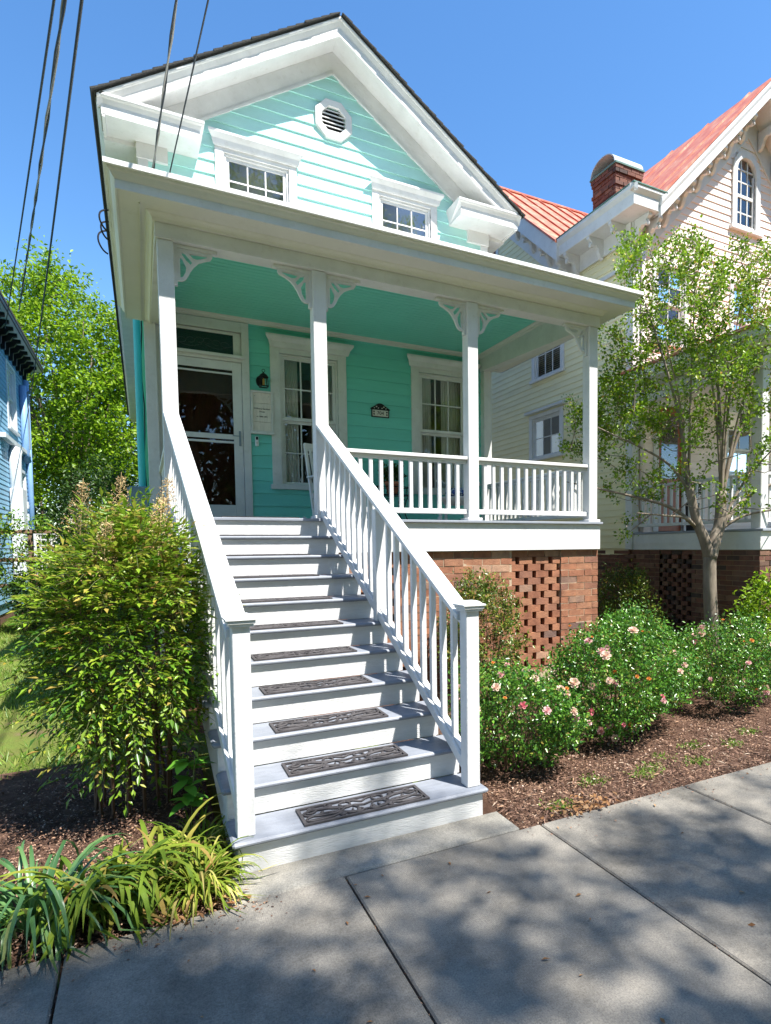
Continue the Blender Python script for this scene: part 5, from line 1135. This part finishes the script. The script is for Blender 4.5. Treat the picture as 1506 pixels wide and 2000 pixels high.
# ------------------------------------------------------------ overhead cables
def cables():
    def cable(name, p, q, r, label, mat, sag=.15, twist=0.0, parent=None, n=40):
        p = Vector(p); q = Vector(q); pts = []; pts2 = []
        for i in range(n+1):
            t = i/n; c = p+(q-p)*t; c.z -= sag*4*t*(1-t); a = t*twist
            pts.append(c+Vector((math.cos(a), 0, math.sin(a)))*r*1.1*(1 if twist else 0)); pts2.append(c-Vector((math.cos(a), 0, math.sin(a)))*r*1.1)
        t = thing(name, tuple(p), label, 'cable', 'overhead cables'); MB().tube(pts, r, 6).build('strand', mat, t, 0, True)
        if twist: MB().tube(pts2, r, 6).build('strand', WIREG, t, 0, True)
    def ext(a, b, y): a = Vector(a); b = Vector(b); return a+(b-a)*((y-a.y)/(b.y-a.y))
    A = (0.018, 5.5, 6.471); Bp = (0.168, 3.0, 6.627); cable('service_cable', A, ext(A, Bp, -9), .009, 'twisted grey service cable reaching the left cornice of the turquoise house', WIREM, .12, 60)
    A = (0.205, 5.5, 6.465); Bp = (0.432, 3.0, 6.73); cable('service_cable', A, ext(A, Bp, -9), .008, 'thin dark cable right of the twisted service cable', WIREM, .12)
    A = (-2.928, 17.9, 6.25); A = (XB_MAST := -3.0, 17.95, 6.2)
    for (B2, A2, r, lab, tw) in (((-.693, 2, 5.514), (-2.9, 14, 6.79), .009, 'leftmost thin cable passing over the blue house', 0), ((-.632, 2, 5.538), (-2.62, 14, 7.25), .009, 'twisted cable between the two thin ones on the left', 70), ((-.523, 2, 5.58), (-3.0, 17.9, 5.95), .011, 'dark cable running down to the blue house mast', 0)):
        cable('overhead_cable', A2, ext(A2, B2, -9), r, lab, WIREM, .1, tw)
cables()
# ------------------------------------------------------------ vegetation
def skeleton(leaders, clusters, r_twig=.006, grow=0.35):
    """leaders: list of (pts,(r0,r1)).  clusters attach to the nearest lower skeleton point with a bent twig"""
    mb = MB(); nodes_ = []; dirs = []
    for pts, (r0, r1), n in leaders:
        pts = [Vector(p) for p in pts]; k = len(pts)
        # smooth resample
        out = []
        for i in range(k-1):
            p0, p1, p2, p3 = pts[max(i-1, 0)], pts[i], pts[i+1], pts[min(i+2, k-1)]
            for j in range(4):
                t = j/4; out.append(0.5*((2*p1)+(p2-p0)*t+(2*p0-5*p1+4*p2-p3)*t*t+(-p0+3*p1-3*p2+p3)*t**3))
        out.append(pts[-1]); m = len(out)
        mb.tube(out, [r0+(r1-r0)*i/(m-1) for i in range(m)], n)
        for i, p in enumerate(out[m//4:]): nodes_.append(np.array(p))
    N = np.array(nodes_); C = np.array(clusters); done = []
    d0 = np.min(np.linalg.norm(C[:, None]-N[None], axis=2), axis=1); order = np.argsort(d0)
    tw = np.zeros_like(C)
    for i in order:
        c = C[i]; dd = np.linalg.norm(N-c, axis=1)+np.maximum(0, N[:, 2]-c[2]+.05)*1.5; k = int(np.argmin(dd)); a = N[k]
        L = np.linalg.norm(c-a); mid = (a+c)/2+np.array([0, 0, -0.0])+rng.normal(0, .06*L, 3)+np.array([0, 0, -.08*L]); 
        rr = r_twig*(0.7+min(2.0, L))
        mb.tube([Vector(a), Vector(mid), Vector(c)], [rr*1.4, rr, rr*.5], 4, False)
        N = np.vstack([N, mid[None], (mid+c)[None]/2, c[None]]); tw[i] = (c-mid)/max(1e-6, np.linalg.norm(c-mid))
    return mb, C, tw
def ellip(n, c, r, lo=.35, shell=1.0):
    u = rdir(n); s = lo+(1-lo)*rng.uniform(0, 1, n)**(1/shell) if shell else rng.uniform(lo, 1, n)
    return np.array(c)+u*s[:, None]*np.array(r)
def cluster_leaves(C, tw, per, rad, size, mat, name, parent, asp=.5, droop=.2, up=.6, back=0.6):
    n = len(C)*per; idx = np.repeat(np.arange(len(C)), per)
    along = rng.uniform(-back, 1.0, n)[:, None]*rad; P = C[idx]+tw[idx]*along+rng.normal(0, rad*.42, (n, 3))
    D = unit(tw[idx]*.5+rng.normal(0, .8, (n, 3))+np.array([0, 0, -droop])); Nn = unit(rng.normal(0, .7, (n, 3))+np.array([0, 0, up]))
    L = size*rng.uniform(.6, 1.3, n)
    o = link(name, leaves(name, P, D, Nn, L, L*asp*rng.uniform(.8, 1.2, n), mat), parent); o['kind'] = 'stuff'
    return o, P
# ---- crape myrtle on the right
def crape():
    b = Vector((6.90, 2.70, -.03))
    T = thing('crape_myrtle_tree', tuple(b), 'multi-stemmed crape myrtle with smooth trunk in front of the yellow house', 'tree')
    f = b+Vector((-.04, 0, 1.66))
    L = [([b, b+Vector((.02, 0, .5)), b+Vector((-.03, 0, 1.1)), f], (.105, .085), 12), ([b+Vector((0, 0, -.1)), b+Vector((0, 0, .18))], (.15, .105), 12)]
    fl = f+Vector((-.22, .05, .40)); fr = f+Vector((.20, 0, .35))
    L += [([f-Vector((0, 0, .12)), f+Vector((-.10, .02, .14)), fl, fl+Vector((-.10, .05, .5))], (.085, .055), 9), ([f-Vector((0, 0, .15)), f+Vector((.10, 0, .12)), fr, fr+Vector((.03, 0, .45))], (.10, .07), 9)]
    tl = fl+Vector((-.10, .05, .5)); tr = fr+Vector((.03, 0, .45))
    ends = [(tl, (-1.5, .2, .7)), (tl, (-.9, -.4, 1.7)), (tl, (-.55, .3, 2.5)), (tl, (-.15, -.2, 2.9)), (fl, (-1.9, .5, .5)), (fl, (-1.4, -.3, .05)), (tr, (-.25, .3, 3.0)), (tr, (.15, -.3, 3.2)), (tr, (.6, .2, 2.8)), (tr, (1.1, -.3, 2.2)), (tr, (.35, .1, 2.2)), (fr, (1.6, -.5, .9)), (fr, (1.9, -.2, 1.6)), (tr, (-.4, -.4, 2.0)), (tr, (-.05, .15, 2.6)), (fr, (1.4, -.8, .3)), (tr, (.9, -.6, 3.1))]
    for s, e in ends:
        e = Vector(e); q = s+e; L.append(([s-Vector((0, 0, .1)), s+Vector((e.x*.22, e.y*.2, e.z*.35)), s+Vector((e.x*.55, e.y*.6, e.z*.68)), q], (random.uniform(.022, .038), .007), 6))
    poly = [(1172, 640), (1232, 610), (1208, 560), (1215, 470), (1265, 440), (1300, 480), (1345, 455), (1400, 500), (1430, 435), (1470, 500), (1506, 470), (1570, 520), (1600, 900), (1540, 1010), (1440, 1040), (1400, 990), (1300, 960), (1230, 1050), (1190, 1010), (1180, 900), (1105, 892), (1085, 870), (1115, 790), (1174, 770)]
    def inside(u, v):
        c = False; n = len(poly)
        for i in range(n):
            (x1, y1), (x2, y2) = poly[i], poly[(i+1) % n]
            if (y1 > v) != (y2 > v) and u < (x2-x1)*(v-y1)/(y2-y1)+x1: c = not c
        return c
    cm = scene.camera.matrix_world; cl = []
    while len(cl) < 620:                  # silhouette from the photograph, depth from the tree's own place and spread
        u, v = rng.uniform(1085, 1600), rng.uniform(435, 1050)
        if not inside(u, v): continue
        if v > 850 and rng.uniform() < .45: continue
        if 1290 < u < 1500 and v > 740 and rng.uniform() < .55: continue
        d = cm.to_3x3() @ Vector(((u-884.945)/1168.856, -(v-1128.39)/1168.856, -1))
        for _ in range(6):
            y = b.y+rng.normal(0, .75) if u > 1330 else (rng.uniform(2.75, 3.7) if u > 1180 else rng.uniform(3.7, 4.3))
            q = CAM+d*((y-CAM.y)/d.y)
            if 6.85 < q.x and 1.85 < y < 5.1 and q.z < 5.2: continue
            if q.x < 5.55 and y < 5.8 and u > 1170 and q.z < 5.2 and y > 2.2 and q.x < 5.45: continue
            if y < 1.0 or y > 4.4: continue
            if y < 2.95 and q.x-.55*(2.95-y) < 5.2: continue
            cl.append(tuple(q)); break
    mb, C, tw = skeleton(L, cl, .006)
    mb.build('trunk', BARKC, T, 0, True)
    tw = unit(tw+np.array([0, 0, .35]))
    cluster_leaves(C, tw, 44, .12, .05, L_CRAPE, 'crown', T, .62)
crape()
# ---- big trees
def big_tree(name, label, base, crown, n_cl, per, rad, size, mat, trunk_r=.22, group=None, limbs=7, fork=.35, lo=.45, extra=None):
    (cx, cy, cz), (rx, ry, rz) = crown; b = Vector(base); T = thing(name, base, label, 'tree', group)
    f = b+(Vector((cx, cy, cz-rz*.75))-b)*fork if False else Vector((b.x+(cx-b.x)*.3, b.y+(cy-b.y)*.3, b.z+(cz-rz*.6-b.z)*.8))
    L = [([b-Vector((0, 0, .2)), b+(f-b)*.5+Vector((.1, 0, 0)), f], (trunk_r, trunk_r*.7), 10)]
    for k in range(limbs):
        a = 2*math.pi*k/limbs+random.uniform(-.3, .3); e = Vector((cx+rx*.6*math.cos(a), cy+ry*.6*math.sin(a), cz+rz*random.uniform(-.2, .65)))
        L.append(([f-Vector((0, 0, .3)), f+(e-f)*.4+Vector((0, 0, -.1*rz)), e], (trunk_r*.45, trunk_r*.09), 7))
    cl = ellip(n_cl, (cx, cy, cz), (rx, ry, rz), lo, 2.2)
    cl[:, 2] += .12*rz*np.sin(cl[:, 0]*2.1+cl[:, 1])
    if extra is not None: cl = np.vstack([cl, extra])
    mb, C, tw = skeleton(L, cl, trunk_r*.06); mb.build('trunk', BARKT, T, 0, True)
    cluster_leaves(C, unit(tw+np.array([0, 0, .3])), per, rad, size, mat, 'crown', T, .5, .35, .8)
    return T
G = 'trees behind the turquoise house'
big_tree('shade_tree', 'tall bright green tree in the gap left of the turquoise house', (-2.55, 27.5, 0), ((-3.4, 27.5, 8.6), (3.4, 2.8, 5.0)), 520, 62, .55, .20, L_TREE, .24, G, 9)
big_tree('shade_tree', 'bright green tree close behind the left eave of the turquoise house', (0.2, 30, 0), ((0.3, 30.5, 7.4), (2.9, 2.5, 4.6)), 330, 60, .55, .20, L_TREE, .24, G)
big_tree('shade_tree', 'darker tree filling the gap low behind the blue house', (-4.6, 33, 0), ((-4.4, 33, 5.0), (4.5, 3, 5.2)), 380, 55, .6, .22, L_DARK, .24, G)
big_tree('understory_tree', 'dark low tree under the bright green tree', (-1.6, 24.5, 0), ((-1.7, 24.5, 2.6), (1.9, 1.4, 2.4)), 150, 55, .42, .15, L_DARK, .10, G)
# street tree behind the camera: its crown dapples the sidewalk
low_boughs = np.stack([rng.uniform(-1.4, .25, 46)+.268*13.5, rng.uniform(-1.8, -.55, 46)-.488*13.5, rng.uniform(13.1, 13.9, 46)], 1)
big_tree('street_tree', 'large street tree behind the viewer whose crown dapples the sidewalk', (7.2, -13.5, 0), ((4.2, -10.0, 14.0), (8.0, 3.0, 1.9)), 440, 80, .42, .15, L_TREE, .35, 'street trees behind the viewer', 9, lo=.1, extra=low_boughs)
big_tree('street_tree', 'broad dense unseen tree right behind the viewer, added to block sky light', (2, -17.5, 0), ((2, -16.5, 12), (9, 4.2, 4.2)), 420, 60, .8, .34, L_DARK, .4, 'street trees behind the viewer', 9, lo=.1)  # unseen crown added to darken the shade by blocking sky light
big_tree('street_tree', 'unseen tree behind the viewer to the left, added to block sky light', (-6, -13.5, 0), ((-5.5, -12.5, 11.5), (6.0, 4.2, 3.8)), 230, 60, .7, .30, L_DARK, .35, 'street trees behind the viewer', 9, lo=.1)  # unseen, added as a sky blocker on the left
big_tree('street_tree', 'unseen tree behind the viewer to the right, added to block sky light', (17, -13.5, 0), ((17, -12.5, 11.5), (5.5, 4.2, 3.8)), 230, 60, .7, .30, L_DARK, .35, 'street trees behind the viewer', 9, lo=.1)  # unseen, added as a sky blocker on the right
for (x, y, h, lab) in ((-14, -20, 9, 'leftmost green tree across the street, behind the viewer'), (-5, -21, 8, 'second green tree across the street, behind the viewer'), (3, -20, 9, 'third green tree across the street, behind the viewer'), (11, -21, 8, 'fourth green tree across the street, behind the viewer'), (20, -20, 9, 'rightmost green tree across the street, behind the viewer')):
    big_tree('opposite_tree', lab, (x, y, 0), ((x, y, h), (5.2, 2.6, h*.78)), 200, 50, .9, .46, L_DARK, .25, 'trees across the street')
# ---- rose bushes
def flower_mesh(mat, rad, name='flower'):
    m = MB()
    for ring, (n, r0, r1, lift) in enumerate(((6, .0, 1.0, .35), (6, .0, .78, .62), (5, .0, .52, .85), (4, 0, .28, .95))):
        for k in range(n):
            a = 2*math.pi*k/n+ring*.5; w = 1.25*math.pi/n; c, s = math.cos, math.sin
            r = rad*r1; h = rad*lift
            P = [(0, 0, 0), (r*.62*c(a-w*.8), r*.62*s(a-w*.8), h*.75), (r*c(a-w*.45), r*s(a-w*.45), h), (r*1.02*c(a), r*1.02*s(a), h*.93), (r*c(a+w*.45), r*s(a+w*.45), h), (r*.62*c(a+w*.8), r*.62*s(a+w*.8), h*.75), (r*.55*c(a), r*.55*s(a), h*.55)]
            m.add(P, [(0, 1, 6), (1, 2, 6), (2, 3, 6), (3, 4, 6), (4, 5, 6), (5, 0, 6)])
    return m.mesh(name, mat, True, False)
FL = [flower_mesh(PET[0], .034), flower_mesh(PET[1], .037), flower_mesh(PET[2], .030), flower_mesh(PET[3], .020, 'flower')]
def bush(name, label, base, c, r, n_cl, per, rad, size, mat, stems, flowers=0, cat='bush', group=None, asp=.6, lo=.6, spec=None, stem=STEM, flat=0):
    T = thing(name, base, label, cat, group); L = []
    for k in range(stems):
        a = 2*math.pi*k/stems+random.uniform(-.4, .4); q = random.uniform(.3, .75); e = Vector((c[0]+r[0]*q*math.cos(a), c[1]+r[1]*q*math.sin(a), c[2]+r[2]*random.uniform(-.1, .7)))
        s = Vector(base)+Vector((.08*math.cos(a), .08*math.sin(a), -.03)); L.append(([s, s+(e-s)*.5+Vector((0, 0, .08)), e], (.009, .004), 5))
    cl = ellip(n_cl, c, r, lo, 2.5); cl = cl[cl[:, 2] > .06]
    cl += (.10*np.sin(cl[:, [1, 2, 0]]*7+1)+.12*np.sin(cl[:, [2, 0, 1]]*4.3+base[0]*3))*np.array(r)*(1+.5*rng.uniform(-1, 1, (len(cl), 1))); cl[:, 2] = np.maximum(cl[:, 2], .07)
    mb, C, tw = skeleton(L, cl, .0028); mb.build('stems', stem, T)
    outw = unit((C-np.array(c))/np.array(r)); tw2 = unit(tw*.6+outw*.6+np.array([0, 0, .25]))
    o, P = cluster_leaves(C, tw2, per, rad, size, mat, 'foliage', T, asp, .15, .9)
    cam = np.array(CAM)
    if flowers:
        d = unit((P-np.array(c))/np.array(r)); q = np.linalg.norm((P-np.array(c))/np.array(r), axis=1); vis = (d@unit(cam-np.array(c))) > .1
        pool = np.where(vis & (q > .93))[0]; ch = rng.choice(pool, flowers, replace=False)
        for i, k in enumerate(ch):
            p = P[k]+d[k]*.03; t = [1, 0, 1, 3, 1, 0, 3, 1, 2, 0, 3][i % 11]; f = link('flower', FL[t], T); nrm = Vector(unit(d[k]*.5+unit(cam-p)*.55+np.array([0, 0, .45])+rng.normal(0, .25, 3)))
            M = nrm.to_track_quat('Z', 'Y').to_matrix().to_4x4() @ Matrix.Scale(random.uniform(.6, 1.25), 4); M.translation = Vector(p); f.matrix_basis = M
    return T
RG = 'rose bushes along the walk'
bush('rose_bush', 'rose bush with pale pink blooms right beside the stair newel', (2.16, .60, 0), (2.16, .60, .40), (.46, .44, .36), 360, 34, .085, .030, L_ROSE, 12, 24, 'rose bush', RG)
bush('rose_bush', 'large rose bush with peach and pink blooms in front of the brick base', (3.48, .88, 0), (3.48, .88, .50), (.72, .56, .46), 640, 34, .09, .031, L_ROSE, 16, 32, 'rose bush', RG)
bush('rose_bush', 'shaded rose bush with deep pink blooms at the right edge', (5.20, 1.05, 0), (5.20, 1.05, .44), (.72, .50, .40), 400, 32, .09, .031, L_ROSE, 14, 26, 'rose bush', RG)
bush('evergreen_shrub', 'upright evergreen shrub against the brick base behind the newel', (2.98, 2.35, 0), (2.98, 2.35, .66), (.40, .34, .66), 240, 40, .10, .042, L_SHRUB, 9, asp=.42)
bush('evergreen_shrub', 'bronze-tipped shrub at the corner between the two houses', (6.55, 3.95, 0), (6.55, 3.95, .66), (.42, .36, .68), 190, 36, .12, .050, L_SHRUB, 8, asp=.42)
bush('leafy_shrub', 'bright leafy shrub at the right picture edge by the tree', (7.05, 1.75, 0), (7.05, 1.75, .72), (.55, .40, .70), 150, 30, .13, .075, L_TREE, 8, asp=.45)
bush('vine', 'leafy vine climbing over the wooden trellis', (-2.5, 12.4, 0), (-2.5, 12.4, 1.55), (.95, .3, .75), 120, 26, .16, .085, L_NAN, 6, cat='vine', asp=.5)
bush('hedge_shrub', 'dark shrub below the trellis by the blue house', (-2.0, 12.0, 0), (-2.0, 12.0, .55), (.8, .4, .5), 110, 30, .15, .08, L_DARK, 6, asp=.5)
# ---- nandina left of the stairs
def nandina():
    base = (-.36, 1.3, 0); T = thing('nandina_bush', base, 'big nandina bush with bronze tips crowding the left handrail', 'bush')
    c = np.array([-.34, 1.22, 1.06]); r = np.array([.46, .52, .86]); L = []; cam = np.array(CAM)
    for k in range(15):
        a = 2*math.pi*k/15; e = Vector((c[0]+r[0]*.6*math.cos(a)*random.uniform(.3, 1), c[1]+r[1]*.6*math.sin(a), random.uniform(.9, 1.5))); s = Vector((base[0]+.22*math.cos(a), base[1]+.2*math.sin(a), -.03))
        L.append(([s, s+(e-s)*.5+Vector((0, 0, .1)), e], (.012, .006), 5))
    nf = 2000; F = ellip(nf, c, r, .45, 2.0); F = F[F[:, 2] > .18]
    # skirt thins out low down
    keep = rng.uniform(0, 1, len(F)) < np.clip((F[:, 2]-.25)/.9, .10, 1); F = F[keep]
    F[:, 0] = np.minimum(F[:, 0], .10+.12*(F[:, 2] > 1.5)); nf = len(F)
    mb, C, tw = skeleton(L, F, .0028); mb.build('canes', STEM, T)
    out = unit((C-c)/r); fd = unit(out*.8+rng.normal(0, .35, (nf, 3))+np.array([0, 0, .15]))
    # compound leaves: pairs of leaflets along a drooping rachis
    P, D, N, Lh, W, top = [], [], [], [], [], []
    rach = MB()
    for i in range(nf):
        d = fd[i]; Lr = rng.uniform(.14, .26); s = unit(np.cross(d, [0, 0, 1.0])+1e-6); n = np.cross(s, d); new = (C[i][2] > 1.3 and rng.uniform() < .8) or rng.uniform() < .12
        pts = [C[i]+d*Lr*t+np.array([0, 0, -.30*Lr*t*t]) for t in (0, .35, .7, 1)]
        rach.tube([Vector(p) for p in pts], [.0022, .0018, .0014, .001], 3, False)
        npair = 6
        for k in range(npair):
            t = (k+.6)/npair; p = C[i]+d*Lr*t+np.array([0, 0, -.30*Lr*t*t])
            for sg in (-1, 1):
                dd = unit(s*sg*.9+d*.55+n*rng.normal(0, .2)+np.array([0, 0, -.25])); P.append(p+s*sg*rng.uniform(.0, .035)); D.append(dd); N.append(n+rng.normal(0, .3, 3)); l = rng.uniform(.042, .068)*(1-.25*t); Lh.append(l); W.append(l*rng.uniform(.34, .46)); top.append(new)
        P.append(pts[-1]); D.append(d+np.array([0, 0, -.3])); N.append(n); Lh.append(.07); W.append(.024); top.append(new)
    rach.build('leaf_stalks', STEMG, T, stuff=True)
    P, D, N, Lh, W, top = map(np.array, (P, D, N, Lh, W, top)); D = unit(D)
    vis = ((unit((P-c)/r))@unit(cam-c)); sc = Lh/np.linalg.norm(P-cam, axis=1)*(vis > .2); one = np.zeros(len(P), bool); one[np.argsort(-sc)[:290]] = True; one &= ~top
    for nm, sel, mt in (('foliage', ~top & ~one, L_NAN), ('new_growth', top, L_NANT)):
        o = link(nm, leaves(nm, P[sel], D[sel], N[sel], Lh[sel], W[sel], mt), T); o['kind'] = 'stuff'
    me = leaves('leaf', [[0, 0, 0]], [[0, 1., 0]], [[0, 0, 1.]], [1.0], [.34], L_NANO)
    for k in np.where(one)[0]:
        d = Vector(D[k]); s = d.cross(Vector(N[k])).normalized(); n = s.cross(d); M = Matrix((s, d, n)).transposed().to_4x4() @ Matrix.Scale(Lh[k], 4); M.translation = Vector(P[k]); o = link('leaf', me, T); o.matrix_basis = M
    # flower panicles
    for (x, y, z, h) in ((-.62, 1.3, 1.80, .34), (-.41, 1.4, 1.84, .36), (-.13, 1.4, 1.84, .36), (-.48, .84, 1.50, .38), (-.18, 1.05, 1.72, .32)):
        n = 520; t = rng.uniform(0, 1, n); a = rng.uniform(0, 2*math.pi, n); rr = .125*(1-t*.75)*rng.uniform(.3, 1, n); Pp = np.stack([x+rr*np.cos(a)+.05*t, y+rr*np.sin(a), z+h*t-.03], 1)
        o = link('flower_panicle', leaves('flower_panicle', Pp, rdir(n), rdir(n), rng.uniform(.008, .017, n), rng.uniform(.006, .011, n), BUDM), T); o['kind'] = 'stuff'
        m = MB().tube([(x, y, z-.25), (x+.05, y, z+h)], [.004, .002], 4); 
        for k in range(22): tt = .1+.85*k/22; an = k*2.4; q = .115*(1-tt*.75); m.tube([(x+.05*tt, y, z+h*tt-.04), (x+.05*tt+q*math.cos(an), y+q*math.sin(an), z+h*tt)], .0012, 3, False)
        m.build('panicle_stalk', BUDM, o)
nandina()
# ---- strap leaved clumps
def strap_variants(n, L, W, mat, arch, name='leaf'):
    out = []
    for v in range(n):
        l = L*random.uniform(.75, 1.2); a0 = random.uniform(.75, 1.35); k = arch*random.uniform(.6, 1.5); seg = 9; p = np.array([0., 0.]); ang = a0; vs = []; kink = random.choice((0, 0, 1)); tw = random.uniform(-.3, .3)
        for i in range(seg+1):
            t = i/seg; w = W*.5*(1-.15*(1-t))*(1-t**3)*(.8+.4*min(1, t*4)); x = math.sin(tw*t)*w
            vs += [(-w, p[0]+x, p[1]+abs(w)*.35), (0, p[0], p[1]), (w, p[0]-x, p[1]+abs(w)*.35)]
            p = p+np.array([math.cos(ang), math.sin(ang)])*l/seg; ang -= k*l/seg*(1+2.2*t)
            if kink and i == 4: ang -= .9
            if p[1] < .01: p[1] = .01; ang = max(ang, -.1)
        fs = []
        for i in range(seg): a = 3*i; fs += [(a, a+1, a+4, a+3), (a+1, a+2, a+5, a+4)]
        out.append(MB().add(vs, fs).mesh(name, mat, True))
    return out
def clump(name, label, c, rx, ry, n, L, W, mat, arch, cat='plant', group=None, lean=None, nv=18):
    T = thing(name, (c[0], c[1], 0), label, cat, group); V = strap_variants(nv, L, W, mat, arch)
    for k in range(n):
        a = random.uniform(0, 2*math.pi); q = random.random()**.7; x, y = c[0]+rx*q*math.cos(a), c[1]+ry*q*math.sin(a)
        o = link('leaf', random.choice(V), T); o.location = (x, y, .0+random.uniform(-.02, .02)); h = a-math.pi/2+random.uniform(-.9, .9)
        if lean is not None and random.random() < .5: h = lean+random.uniform(-.8, .8)
        o.rotation_euler = (random.uniform(-.1, .25), 0, h); s = random.uniform(.75, 1.15); o.scale = (s, s, s)
CG = 'strap-leaved clumps in the left bed'
clump('blue_lily_clump', 'bluish green arching lily clump at the left picture edge', (-.74, .03), .15, .13, 120, .56, .018, L_BLUEG, 3.6, group=CG)
clump('blue_lily_clump', 'bluish green lily clump behind, at the far left of the bed', (-1.25, .25), .14, .12, 60, .46, .017, L_BLUEG, 3.4, group=CG)
clump('day_lily_clump', 'yellow green broad-leaved day lily clump sprawling over the sidewalk', (-.47, .04), .18, .14, 140, .50, .024, L_STRAP, 3.3, group=CG, lean=R(195))
clump('day_lily_clump', 'smaller day lily clump between the sprawling one and the steps', (-.22, .12), .10, .08, 40, .42, .024, L_STRAP, 3.0, group=CG)
clump('liriope_tuft', 'dense variegated liriope tuft hugging the lowest step', (-.06, -.03), .10, .08, 230, .34, .011, L_LIRI, 5.0, group=CG)
clump('liriope_tuft', 'liriope tuft farther back along the stair stringer', (-.03, .38), .12, .12, 130, .30, .010, L_LIRI, 4.5, group=CG)
# ---- broad leaved sapling by the stairs
def sapling():
    T = thing('sapling', (-.05, .62, 0), 'young sapling with broad light green leaves beside the stair stringer', 'sapling'); b = Vector((-.05, .62, 0))
    MB().tube([b-Vector((0, 0, .02)), b+Vector((.01, 0, .2)), b+Vector((.03, -.02, .48))], [.006, .005, .003], 5).build('stem', STEMG, T)
    me = leaves('leaf', [[0, 0, 0]], [[0, 1., 0]], [[0, 0, 1.]], [1.0], [.48], L_BROAD, .12)
    m = MB(); vs = []; n = 8
    for i in range(n+1):
        t = i/n; w = .25*math.sin(math.pi*min(1, t*.97+.02))**.8*(1.15-.4*t); vs += [(-w, t, .10*w*2-.25*t*t), (0, t, -.25*t*t), (w, t, .10*w*2-.25*t*t)]
    fs = []
    for i in range(n): a = 3*i; fs += [(a, a+1, a+4, a+3), (a+1, a+2, a+5, a+4)]
    me = m.add(vs, fs).mesh('leaf', L_BROAD, True)
    for k in range(26):
        h = random.uniform(.16, .50); a = k*2.4; o = link('leaf', me, T); s = random.uniform(.09, .155); o.location = b+Vector((.02*math.cos(a), .02*math.sin(a), h)); o.rotation_euler = (random.uniform(-.15, .55), 0, a); o.scale = (s, s, s)
        st = MB()
sapling()
